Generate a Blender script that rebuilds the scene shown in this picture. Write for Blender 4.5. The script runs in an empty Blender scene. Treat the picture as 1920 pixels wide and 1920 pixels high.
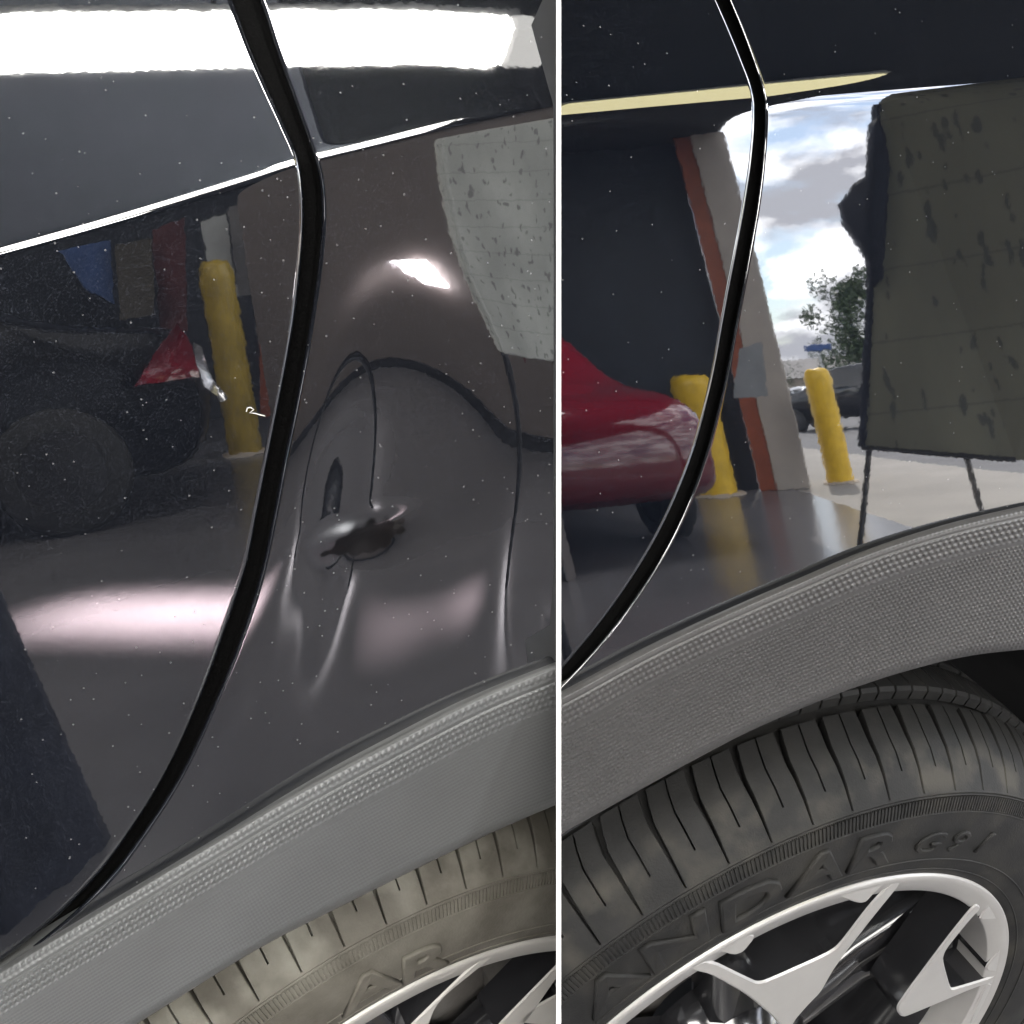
import bpy, bmesh, math, random
import numpy as np
from mathutils import Matrix, Vector

# ------------------------------------------------------------------ camera, sky, sun, exposure
scene = bpy.context.scene
FOC = 1660.0                                   # focal length in photograph pixels (1920 wide)
CAM_H = 1.0276
UP = np.array([0, .80902919, .46026934]); UP /= np.linalg.norm(UP)
FWD = np.array([0, UP[2], -UP[1]])
W3 = np.array([[1, 0, 0], FWD, UP])            # camera axes -> world axes (zero roll, pitched down)
CAM = np.array([0, 0, CAM_H])
cam_data = bpy.data.cameras.new('camera')
cam_data.sensor_width = 36.0
cam_data.lens = 36.0 * FOC / 1920.0
cam_data.clip_start = 0.01
cam_data.clip_end = 2000
cam = bpy.data.objects.new('camera', cam_data)
scene.collection.objects.link(cam)
M4 = Matrix([list(W3[0]) + [0], list(W3[1]) + [0], list(W3[2]) + [CAM_H], [0, 0, 0, 1]])
cam.matrix_world = M4
scene.camera = cam

SUN_EL, SUN_DIR = math.radians(46), np.array([.86, -.51])
world = bpy.data.worlds.new('World'); scene.world = world
world.use_nodes = True
nt = world.node_tree; nt.nodes.clear()
def N(t, **k):
    n = nt.nodes.new(t)
    for a, b in k.items(): setattr(n, a, b)
    return n
wo = N('ShaderNodeOutputWorld'); bg = N('ShaderNodeBackground')
sky = N('ShaderNodeTexSky', sky_type='NISHITA', sun_disc=False)
sky.sun_elevation = SUN_EL; sky.sun_rotation = math.atan2(SUN_DIR[0], SUN_DIR[1])
sky.air_density = 1.0; sky.dust_density = .6
tc = N('ShaderNodeTexCoord'); mp = N('ShaderNodeMapping')
mp.inputs['Scale'].default_value = (1, 1, 2.6)
mp.inputs['Location'].default_value = (.30, .1, .23)
nz = N('ShaderNodeTexNoise'); nz.inputs['Scale'].default_value = 5.2; nz.inputs['Detail'].default_value = 9; nz.inputs['Roughness'].default_value = .56
nz.inputs['Distortion'].default_value = .35
rp = N('ShaderNodeValToRGB'); rp.color_ramp.elements[0].position = .40; rp.color_ramp.elements[1].position = .53
nz2 = N('ShaderNodeTexNoise'); nz2.inputs['Scale'].default_value = 7.5; nz2.inputs['Detail'].default_value = 6
rp2 = N('ShaderNodeValToRGB'); rp2.color_ramp.elements[0].position = .42; rp2.color_ramp.elements[1].position = .62
rp2.color_ramp.elements[0].color = (4.4, 4.5, 5.0, 1); rp2.color_ramp.elements[1].color = (22, 22, 22.5, 1)
mx = N('ShaderNodeMixRGB')
L_ = nt.links.new
L_(tc.outputs['Generated'], mp.inputs['Vector']); L_(mp.outputs[0], nz.inputs['Vector']); L_(mp.outputs[0], nz2.inputs['Vector'])
L_(nz.outputs['Fac'], rp.inputs[0]); L_(nz2.outputs['Fac'], rp2.inputs[0])
L_(rp.outputs[0], mx.inputs[0]); L_(sky.outputs[0], mx.inputs[1]); L_(rp2.outputs[0], mx.inputs[2])
L_(mx.outputs[0], bg.inputs[0]); bg.inputs[1].default_value = .105
L_(bg.outputs[0], wo.inputs[0])

sd = bpy.data.lights.new('sun', 'SUN'); sd.energy = 2.4; sd.angle = math.radians(.5); sd.color = (1, .95, .87)
sun = bpy.data.objects.new('sun', sd); scene.collection.objects.link(sun)
sv = Vector((SUN_DIR[0] * math.cos(SUN_EL), SUN_DIR[1] * math.cos(SUN_EL), math.sin(SUN_EL)))
sun.rotation_euler = sv.to_track_quat('Z', 'Y').to_euler(); sun.location = sv * 50

vs = scene.view_settings
vs.view_transform = 'Standard'; vs.look = 'None'; vs.gamma = 1; vs.use_curve_mapping = False
vs.exposure = 3.0
scene.cycles.use_denoising = True
scene.cycles.max_bounces = 8; scene.cycles.glossy_bounces = 5; scene.cycles.diffuse_bounces = 3
scene.cycles.sample_clamp_indirect = 6

# ------------------------------------------------------------------ helpers
COL = scene.collection
random.seed(4); RNG = np.random.default_rng(4)

def obj(name, verts, faces, mat, parent=None, smooth=False, matrix=None):
    me = bpy.data.meshes.new(name)
    me.from_pydata([tuple(map(float, v)) for v in verts], [], [tuple(map(int, f)) for f in faces])
    me.validate(); me.update()
    return link(name, me, mat, parent, smooth, matrix)

def link(name, me, mat, parent=None, smooth=False, matrix=None):
    o = bpy.data.objects.new(name, me); COL.objects.link(o)
    if mat is not None and len(me.materials) == 0: me.materials.append(mat)
    if smooth: me.polygons.foreach_set('use_smooth', np.ones(len(me.polygons), bool))
    if matrix is not None: o.matrix_world = matrix
    if parent is not None: put(o, parent)
    return o

def put(o, parent):
    o.parent = parent
    p = parent; T = Matrix.Identity(4)
    while p is not None:
        T = p.matrix_basis.inverted() if p.parent is None else T
        p = p.parent
    if parent.parent is None: o.matrix_parent_inverse = parent.matrix_basis.inverted()
    else:
        full = parent.parent.matrix_basis @ parent.matrix_parent_inverse @ parent.matrix_basis
        o.matrix_parent_inverse = full.inverted()

def fast_grid(name, P, keep, mat, parent=None):
    """P: rows x cols x 3, keep: (rows-1)x(cols-1) bool"""
    r, c, _ = P.shape
    idx = np.arange(r * c).reshape(r, c)
    q = np.stack([idx[:-1, :-1], idx[1:, :-1], idx[1:, 1:], idx[:-1, 1:]], -1)[keep].reshape(-1, 4)
    used = np.unique(q); remap = np.full(r * c, -1); remap[used] = np.arange(len(used))
    q = remap[q]; V = P.reshape(-1, 3)[used]
    me = bpy.data.meshes.new(name)
    me.vertices.add(len(V)); me.vertices.foreach_set('co', V.astype(np.float32).ravel())
    me.loops.add(q.size); me.loops.foreach_set('vertex_index', q.astype(np.int32).ravel())
    me.polygons.add(len(q)); me.polygons.foreach_set('loop_start', np.arange(0, q.size, 4, dtype=np.int32))
    me.update(calc_edges=True); me.validate()
    return link(name, me, mat, parent, True)

def thing(name, label, cat, loc=(0, 0, 0), group=None):
    o = bpy.data.objects.new(name, None); COL.objects.link(o); o.location = loc
    o.empty_display_size = .05
    o.matrix_basis = Matrix.Translation(Vector(loc))
    return tag(o, label, cat, group)
def tag(o, label, cat, group=None):
    o['label'] = label; o['category'] = cat
    if group: o['group'] = group
    return o
def struct(o): o['kind'] = 'structure'; return o
def stuff(o): o['kind'] = 'stuff'; return o

def mat(name, col, rough=.5, metal=0., ior=1.5, var=.0, vscale=8., col2=None, bump=0., bscale=60., emit=None, estr=0., spec=None):
    m = bpy.data.materials.new(name); m.use_nodes = True
    t = m.node_tree; b = t.nodes['Principled BSDF']
    b.inputs['Base Color'].default_value = (*col, 1); b.inputs['Roughness'].default_value = rough
    b.inputs['Metallic'].default_value = metal; b.inputs['IOR'].default_value = ior
    if spec is not None: b.inputs['Specular IOR Level'].default_value = spec
    co = t.nodes.new('ShaderNodeTexCoord')
    if var or col2:
        n = t.nodes.new('ShaderNodeTexNoise'); n.inputs['Scale'].default_value = vscale; n.inputs['Detail'].default_value = 7
        n.inputs['Roughness'].default_value = .62
        t.links.new(co.outputs['Object'], n.inputs['Vector'])
        r = t.nodes.new('ShaderNodeValToRGB'); r.color_ramp.elements[0].position = .36; r.color_ramp.elements[1].position = .66
        c2 = col2 if col2 else tuple(min(1, c * (1 + var)) for c in col)
        c1 = col if col2 else tuple(c * (1 - var) for c in col)
        r.color_ramp.elements[0].color = (*c1, 1); r.color_ramp.elements[1].color = (*c2, 1)
        t.links.new(n.outputs['Fac'], r.inputs[0]); t.links.new(r.outputs[0], b.inputs['Base Color'])
    if bump:
        n2 = t.nodes.new('ShaderNodeTexNoise'); n2.inputs['Scale'].default_value = bscale; n2.inputs['Detail'].default_value = 4
        t.links.new(co.outputs['Object'], n2.inputs['Vector'])
        bp = t.nodes.new('ShaderNodeBump'); bp.inputs['Strength'].default_value = bump; bp.inputs['Distance'].default_value = .002
        t.links.new(n2.outputs['Fac'], bp.inputs['Height']); t.links.new(bp.outputs[0], b.inputs['Normal'])
    if emit:
        b.inputs['Emission Color'].default_value = (*emit, 1); b.inputs['Emission Strength'].default_value = estr
    return m

def paint(name, base, flake, fscale, famount, peel=.055, specks=.96):
    """black pearl lacquer: clear mirror-like coat with orange peel over tiny bright flakes and dust"""
    m = bpy.data.materials.new(name); m.use_nodes = True
    t = m.node_tree; b = t.nodes['Principled BSDF']; co = t.nodes.new('ShaderNodeTexCoord')
    b.inputs['Roughness'].default_value = .018; b.inputs['IOR'].default_value = 2.05
    def noise(sc, det=2):
        n = t.nodes.new('ShaderNodeTexNoise'); n.inputs['Scale'].default_value = sc; n.inputs['Detail'].default_value = det
        t.links.new(co.outputs['Object'], n.inputs['Vector']); return n
    # flakes
    v = t.nodes.new('ShaderNodeTexVoronoi'); v.inputs['Scale'].default_value = fscale
    t.links.new(co.outputs['Object'], v.inputs['Vector'])
    sep = t.nodes.new('ShaderNodeSeparateColor'); t.links.new(v.outputs['Color'], sep.inputs[0])
    r = t.nodes.new('ShaderNodeValToRGB'); r.color_ramp.elements[0].position = 1 - famount; r.color_ramp.elements[1].position = 1.0
    r.color_ramp.elements[0].color = (*base, 1); r.color_ramp.elements[1].color = (*flake, 1)
    t.links.new(sep.outputs[0], r.inputs[0])
    # dust specks: sparse little dots
    v2 = t.nodes.new('ShaderNodeTexVoronoi'); v2.inputs['Scale'].default_value = 620; v2.inputs['Randomness'].default_value = 1
    t.links.new(co.outputs['Object'], v2.inputs['Vector'])
    sep2 = t.nodes.new('ShaderNodeSeparateColor'); t.links.new(v2.outputs['Color'], sep2.inputs[0])
    g = t.nodes.new('ShaderNodeMath'); g.operation = 'GREATER_THAN'; g.inputs[1].default_value = specks
    t.links.new(sep2.outputs[1], g.inputs[0])
    l = t.nodes.new('ShaderNodeMath'); l.operation = 'LESS_THAN'; l.inputs[1].default_value = .16
    t.links.new(v2.outputs['Distance'], l.inputs[0])
    mu = t.nodes.new('ShaderNodeMath'); mu.operation = 'MULTIPLY'
    t.links.new(g.outputs[0], mu.inputs[0]); t.links.new(l.outputs[0], mu.inputs[1])
    mx = t.nodes.new('ShaderNodeMixRGB'); mx.inputs[2].default_value = (.095, .096, .096, 1)
    t.links.new(mu.outputs[0], mx.inputs[0]); t.links.new(r.outputs[0], mx.inputs[1])
    t.links.new(mx.outputs[0], b.inputs['Base Color'])
    # orange peel
    n1 = noise(330, 1.5); n2 = noise(900, 0)
    ad = t.nodes.new('ShaderNodeMath'); ad.operation = 'MULTIPLY_ADD'; ad.inputs[1].default_value = .1
    t.links.new(n2.outputs['Fac'], ad.inputs[0]); t.links.new(n1.outputs['Fac'], ad.inputs[2])
    bp = t.nodes.new('ShaderNodeBump'); bp.inputs['Strength'].default_value = peel; bp.inputs['Distance'].default_value = .0006
    t.links.new(ad.outputs[0], bp.inputs['Height']); t.links.new(bp.outputs[0], b.inputs['Normal'])
    # dark reflection in the dent's fold, put into base colour, roughness and IOR
    at = t.nodes.new('ShaderNodeAttribute'); at.attribute_name = 'dark_refl'
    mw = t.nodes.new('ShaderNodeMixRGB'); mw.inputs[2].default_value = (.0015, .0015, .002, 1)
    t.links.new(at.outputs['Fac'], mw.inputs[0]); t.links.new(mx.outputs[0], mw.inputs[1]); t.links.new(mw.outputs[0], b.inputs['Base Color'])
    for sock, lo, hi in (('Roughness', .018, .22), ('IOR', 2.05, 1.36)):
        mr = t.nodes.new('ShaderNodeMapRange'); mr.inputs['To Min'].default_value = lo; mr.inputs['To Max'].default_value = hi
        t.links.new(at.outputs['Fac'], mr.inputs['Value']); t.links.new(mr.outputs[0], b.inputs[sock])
    return m

def cray(px, py):
    px, py = np.asarray(px, float), np.asarray(py, float)
    c = np.stack([(px - 960) / FOC, (960 - py) / FOC, -np.ones_like(px)], -1)
    return c @ W3.T
def on_plane(px, py, n, Q, h=0.):
    r = cray(px, py); t = (((Q - CAM) @ n) + h) / (r @ n)
    return CAM + r * t[..., None]
def spline(xs, ys):
    """smooth (natural cubic-ish, Catmull-Rom) curve through points"""
    xs, ys = np.array(xs, float), np.array(ys, float)
    m = np.gradient(ys, xs)
    def f(x):
        x = np.asarray(x, float); xc = np.clip(x, xs[0], xs[-1])
        i = np.clip(np.searchsorted(xs, xc) - 1, 0, len(xs) - 2)
        d = xs[i + 1] - xs[i]; t = (xc - xs[i]) / d
        y = (ys[i] * (2*t**3 - 3*t**2 + 1) + m[i] * d * (t**3 - 2*t**2 + t)
             + ys[i + 1] * (-2*t**3 + 3*t**2) + m[i + 1] * d * (t**3 - t**2))
        return y + np.where(x < xs[0], (x - xs[0]) * m[0], 0) + np.where(x > xs[-1], (x - xs[-1]) * m[-1], 0)
    return f

def nyaw(b): return np.array([math.sin(b), -math.cos(b), 0.])
class Half: pass
def make_half(yaw, wheel_px, depth_scale_height, panel_yaw, lean, mp, k, off=.04):
    H = Half(); H.n = nyaw(yaw); H.k = k
    r = cray(*wheel_px); H.C = CAM + r * (-depth_scale_height / r[2])
    H.s = np.cross(np.array([0, 0, 1.]), H.n); H.s = H.s if H.s[0] > 0 else -H.s
    a = math.radians(lean); pn = nyaw(panel_yaw)
    H.pn = math.cos(a) * pn + math.sin(a) * np.array([0, 0, 1.])
    H.X = on_plane(np.array(mp[0]), np.array(mp[1]), H.n, H.C + off * k * H.n)
    H.M = Matrix(((H.s[0], 0, H.n[0], H.C[0]), (H.s[1], 0, H.n[1], H.C[1]), (H.s[2], 1, H.n[2], H.C[2]), (0, 0, 0, 1)))
    return H
# right car: solved from the rim, tyre shoulder and arch in the photograph; left car likewise
HR = make_half(.37422, (1424.8, 2062.7), .68756, .37422, 13.5, (1500, 1080), 1.0)
KL = .80
HL = make_half(.51, (804, 2169), .6876 * KL, .335, 8.5, (500, 1515), .8857 * KL)

def mirror(H, px, py):
    """where the flat lower panel sends the view ray of a photograph pixel"""
    P = on_plane(np.array(px), np.array(py), H.pn, H.X)
    r = cray(px, py); r = r / np.linalg.norm(r)
    return P, r - 2 * (r @ H.pn) * H.pn
def gnd(H, px, py, z=0.):
    P, m = mirror(H, px, py); return P + m * (z - P[2]) / m[2]
def hz(H, px, py, d):
    """point on the mirrored ray at horizontal distance d"""
    P, m = mirror(H, px, py); return P + m * d / math.hypot(m[0], m[1])

# ------------------------------------------------------------------ materials
M_PAINT_L = paint('black_pearl_paint_garage', (.003, .0035, .005), (.030, .033, .042), 5200, .13, .0045, .90)
M_PAINT_R = paint('black_pearl_paint_daylight', (.002, .0025, .004), (.016, .020, .028), 5200, .09, .0042, .965)
M_SEAL = mat('rubber_seal', (.0006, .0006, .0006), .8, col2=(.004, .004, .004), vscale=2600, bump=.2, bscale=900, spec=.05)
M_LINER = mat('wheel_well_liner', (.008, .008, .009), .8, var=.3, vscale=30)
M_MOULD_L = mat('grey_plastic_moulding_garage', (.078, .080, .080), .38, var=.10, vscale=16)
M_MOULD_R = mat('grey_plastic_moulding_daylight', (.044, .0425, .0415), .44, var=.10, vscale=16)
M_WHITE = mat('white_board', (.8, .8, .79), .6, var=.02, vscale=5)
M_ALU = mat('machined_aluminium', (.27, .262, .255), .36, metal=.25, var=.05, vscale=20)
M_ALU_L = mat('machined_aluminium_dusty', (.30, .29, .27), .45, metal=.2, var=.06, vscale=24)
M_RIMBLK = mat('gloss_black_wheel_paint', (.010, .010, .011), .12, ior=1.6, var=.2, vscale=30)
M_CALIPER = mat('cast_caliper', (.07, .065, .06), .55, var=.2, vscale=40, bump=.2, bscale=200)

def rubber(name, c1, c2, vs, dustc, dust):
    m = bpy.data.materials.new(name); m.use_nodes = True
    t = m.node_tree; b = t.nodes['Principled BSDF']; b.inputs['Roughness'].default_value = .62
    b.inputs['IOR'].default_value = 1.45; b.inputs['Specular IOR Level'].default_value = .18
    co = t.nodes.new('ShaderNodeTexCoord')
    n = t.nodes.new('ShaderNodeTexNoise'); n.inputs['Scale'].default_value = vs; n.inputs['Detail'].default_value = 8
    n.inputs['Roughness'].default_value = .65
    r = t.nodes.new('ShaderNodeValToRGB'); r.color_ramp.elements[0].position = .38; r.color_ramp.elements[1].position = .64
    r.color_ramp.elements[0].color = (*c1, 1); r.color_ramp.elements[1].color = (*c2, 1)
    # dust settled on the flanks of the blocks (a function of the wheel's own axis coordinate)
    sp = t.nodes.new('ShaderNodeSeparateXYZ'); t.links.new(co.outputs['Object'], sp.inputs[0])
    n3 = t.nodes.new('ShaderNodeTexNoise'); n3.inputs['Scale'].default_value = 38; n3.inputs['Detail'].default_value = 6
    g = t.nodes.new('ShaderNodeNewGeometry')
    r3 = t.nodes.new('ShaderNodeValToRGB'); r3.color_ramp.elements[0].position = .46; r3.color_ramp.elements[1].position = .66
    t.links.new(g.outputs['Position'], n3.inputs['Vector']); t.links.new(n3.outputs['Fac'], r3.inputs[0])
    mr = t.nodes.new('ShaderNodeMapRange'); mr.inputs['From Min'].default_value = -.024; mr.inputs['From Max'].default_value = -.014
    mr.inputs['To Min'].default_value = .12; mr.inputs['To Max'].default_value = 1
    t.links.new(sp.outputs['Z'], mr.inputs['Value'])
    mr2 = t.nodes.new('ShaderNodeMapRange'); mr2.inputs['From Min'].default_value = -.003; mr2.inputs['From Max'].default_value = .003
    mr2.inputs['To Min'].default_value = 1; mr2.inputs['To Max'].default_value = .35
    t.links.new(sp.outputs['Z'], mr2.inputs['Value'])
    m1 = t.nodes.new('ShaderNodeMath'); m1.operation = 'MULTIPLY'; m2 = t.nodes.new('ShaderNodeMath'); m2.operation = 'MULTIPLY'
    m3 = t.nodes.new('ShaderNodeMath'); m3.operation = 'MULTIPLY'; m3.inputs[1].default_value = dust
    t.links.new(mr.outputs[0], m1.inputs[0]); t.links.new(mr2.outputs[0], m1.inputs[1])
    t.links.new(m1.outputs[0], m2.inputs[0]); t.links.new(r3.outputs[0], m2.inputs[1]); t.links.new(m2.outputs[0], m3.inputs[0])
    mx = t.nodes.new('ShaderNodeMixRGB'); mx.inputs[2].default_value = (*dustc, 1)
    t.links.new(g.outputs['Position'], n.inputs['Vector']); t.links.new(n.outputs['Fac'], r.inputs[0])
    t.links.new(m3.outputs[0], mx.inputs[0]); t.links.new(r.outputs[0], mx.inputs[1]); t.links.new(mx.outputs[0], b.inputs['Base Color'])
    n2 = t.nodes.new('ShaderNodeTexNoise'); n2.inputs['Scale'].default_value = 800; t.links.new(g.outputs['Position'], n2.inputs['Vector'])
    bp = t.nodes.new('ShaderNodeBump'); bp.inputs['Strength'].default_value = .25; bp.inputs['Distance'].default_value = .0006
    t.links.new(n2.outputs['Fac'], bp.inputs['Height']); t.links.new(bp.outputs[0], b.inputs['Normal'])
    return m
M_TYRE_R = rubber('tyre_rubber', (.0095, .0095, .0094), (.0135, .0132, .013), 60, (.038, .035, .029), .85)
M_TYRE_L = rubber('dusty_tyre_rubber', (.060, .055, .045), (.085, .079, .066), 60, (.150, .144, .122), .95)

# ------------------------------------------------------------------ body shape, measured on the photograph
gapL_y = [-80, 10, 100, 167, 233, 300, 340, 400, 500, 600, 660, 760, 860, 960, 1060, 1160, 1318, 1477, 1556, 1635, 1714, 1774, 1809, 1900]
gapL_l = [404, 440, 474, 503, 533, 560, 567, 570, 564, 552, 542, 523, 503, 483, 463, 430, 372, 296, 246, 188, 112, 40, -6, -130]
gapL_r = [452, 490, 519, 543, 567, 590, 599, 603, 596, 582, 572, 553, 532, 513, 492, 463, 401, 323, 271, 212, 134, 60, 14, -108]
gapR_y = [-80, 10, 58, 117, 160, 188, 215, 292, 379, 467, 554, 620, 675, 762, 850, 937, 1025, 1108, 1186, 1252, 1300, 1400]
gapR_l = [1306, 1348, 1369, 1393, 1409, 1415, 1416, 1411, 1399, 1383, 1366, 1354, 1344, 1325, 1300, 1266, 1222, 1170, 1112, 1056, 1010, 905]
gapR_r = [1330, 1371, 1391, 1413, 1427, 1433, 1434, 1430, 1420, 1405, 1389, 1376, 1366, 1347, 1323, 1292, 1250, 1199, 1141, 1084, 1037, 932]
GLl, GLr = spline(gapL_y, gapL_l), spline(gapL_y, gapL_r)
GRl, GRr = spline(gapR_y, gapR_l), spline(gapR_y, gapR_r)
KcL = spline([-150, 10, 150, 300, 450, 560, 700, 830, 950, 1060], [514, 470, 431, 387, 341, 306, 271, 239, 214, 192])
KcR = spline([1040, 1200, 1400, 1500, 1600, 1800, 2050], [218, 203, 185, 176, 168, 154, 136])
MuL = spline([-120, 10, 186, 428, 500, 640, 710, 912, 1043, 1100], [1889, 1809, 1702, 1558, 1515, 1437, 1400, 1297, 1243, 1220])
MlL = spline([-120, 100, 325, 500, 640, 815, 912, 1043, 1100], [2165, 2020, 1877, 1770, 1699, 1612, 1566, 1509, 1485])
MuR = spline([1000, 1053, 1207, 1300, 1400, 1500, 1608, 1755, 1910, 2080], [1326, 1299, 1216, 1171, 1126, 1083, 1037, 988, 950, 918])
MlR = spline([1000, 1055, 1170, 1280, 1400, 1473, 1627, 1719, 1806, 1909, 2080], [1592, 1562, 1498, 1437, 1374, 1341, 1281, 1253, 1232, 1219, 1208])
MPP = .000175

def softplus(x): return np.where(x > 30, x, np.log1p(np.exp(np.minimum(x, 30))))
def roll(e, r):
    e = np.clip(e, 0, r); return -(r - np.sqrt(np.maximum(r * r - (r - e) ** 2, 0)))
def ga(x, y, cx, cy, sx, sy, rot=0.):
    c, s = math.cos(rot), math.sin(rot); dx, dy = x - cx, y - cy
    a, b = dx * c + dy * s, -dx * s + dy * c
    return np.exp(-(a / sx) ** 2 - (b / sy) ** 2)

def dent(px, py):
    """the crumpled dent: a shallow dish with a sharp fold (all depths in photograph pixels)"""
    # broad dish: steep above, running out flat below
    sg = lambda x: .5 + .5 * np.tanh(x)
    cx_ = 725 - 62 * sg((py - 1070) / 110.)
    gx = np.exp(-((px - cx_) / np.where(px < cx_, 190., 215. + 100 * sg((py - 1060) / 100.))) ** 2)
    up_ = np.clip(965 - py, 0, None)
    gy = np.exp(-(up_ / 290.) ** 2) * (1 - .45 * sg((py - 1290) / 130.))
    h = -19.0 * gx * gy
    # sharp fold through (655,1004)
    rot_ = -.33; ex, ey = px - 662., py - 1001.; cr, sr = math.cos(rot_), math.sin(rot_)
    tt, d = ex * cr + ey * sr, -ex * sr + ey * cr
    al_ = np.exp(-(tt / np.where(tt < 0, 72., 84.)) ** 2)
    h += -5.6 * al_ * np.exp(-(d / np.where(d < 0, 22., 44.)) ** 2)
    h += 1.5 * ga(px, py, 556, 1030, 36, 60, .5)            # metal pushed up beside the fold
    h += 2.4 * ga(px, py, 572, 1190, 34, 110, .25)
    h += 2.2 * ga(px, py, 930, 1080, 60, 240, .05)
    h += -1.0 * ga(px, py, 1010, 1180, 30, 50)
    return h

def shape_L(px, py, edge, dented=False):
    w = KcL(px) - py
    g = .30
    h = -g * 5.5 * softplus(w / 5.5)
    h += roll(edge, 9.)
    if dented: h += dent(px, py) * (1 - np.exp(-(edge / 100.) ** 2))
    return h * MPP
def shape_R(px, py, edge):
    w = KcR(px) - py
    h = -.33 * 9. * softplus(w / 9.)
    h += roll(edge, 6.)
    h += 3.2e-5 * (px - 1440) * (py - 900)          # slight twist of the skin
    return h * MPP

def panel(name, H, shape, x_of, left, right, side, py0, py1, mu, mtl, parent, step=2.6, ext=0.):
    """side: +1 when the gap edge is on the right of this panel, -1 on its left"""
    py = np.concatenate([np.arange(py0 - 380, py0, 14.), np.arange(py0, py1, step), np.arange(py1, py1 + 260, 14.)])
    g = x_of(py)
    near = np.concatenate([np.linspace(0, 24, 22), np.array([27, 31, 36])])
    far = (g - left).max() if side > 0 else (right - g).max()
    ncol = int(far / step)
    tau = np.linspace(0, 1, ncol)[1:] ** 1.0
    e_rows = []
    for k in range(len(py)):
        span = (g[k] - left) if side > 0 else (right - g[k])
        span = max(span, 60)
        e_rows.append(np.concatenate([near, 36 + tau * (span - 36)] + ([span + np.linspace(0, ext, 26)[1:]] if ext else [])))
    E_ = np.array(e_rows)
    PX = g[:, None] - E_ if side > 0 else g[:, None] + E_
    PY = np.repeat(py[:, None], E_.shape[1], 1)
    # distance measured square to the gap, not along the row
    sl = np.gradient(g, py)[:, None]; Ed = E_ / np.sqrt(1 + sl ** 2)
    h = shape(PX, PY, Ed)
    P = on_plane(PX, PY, H.pn, H.X, h)
    # returned flange behind the edge
    fl = on_plane(PX[:, :1], PY[:, :1], H.pn, H.X, h[:, :1] - .012)
    P = np.concatenate([fl, P], 1); PXX = np.concatenate([PX[:, :1], PX], 1); PYY = np.concatenate([PY[:, :1], PY], 1)
    c = PYY < mu(PXX) + 9
    keep = c[:-1, :-1] & c[1:, 1:] & c[1:, :-1] & c[:-1, 1:]
    if side > 0: P = P[:, ::-1]; keep = keep[:, ::-1]
    return fast_grid(name, P, keep, mtl, parent)

def seal(H, gl, gr, py0, py1, mu, parent, depth=-.0082):
    py = np.concatenate([np.arange(py0 - 380, py0, 14.), np.arange(py0, py1, 4.), np.arange(py1, py1 + 260, 14.)]); a, b = gl(py) - 5, gr(py) + 5
    t = np.linspace(0, 1, 15)
    PX = a[:, None] + (b - a)[:, None] * t; PY = np.repeat(py[:, None], 15, 1)
    lens = .0009 * np.sqrt(np.maximum(0, 1 - (2 * t - 1) ** 2)) - .0006 * np.exp(-((t - .78) / .05) ** 2)
    # the seal follows the crease like the panels do
    sh = shape_L if H is HL else shape_R
    base = sh(PX, PY, np.full(PX.shape, 100.))
    P = on_plane(PX, PY, H.pn, H.X, base + depth + lens[None])
    c = PY < mu(PX) + 6
    keep = c[:-1, :-1] & c[1:, 1:]
    return fast_grid('door_seal', P, keep, M_SEAL, parent)

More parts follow.
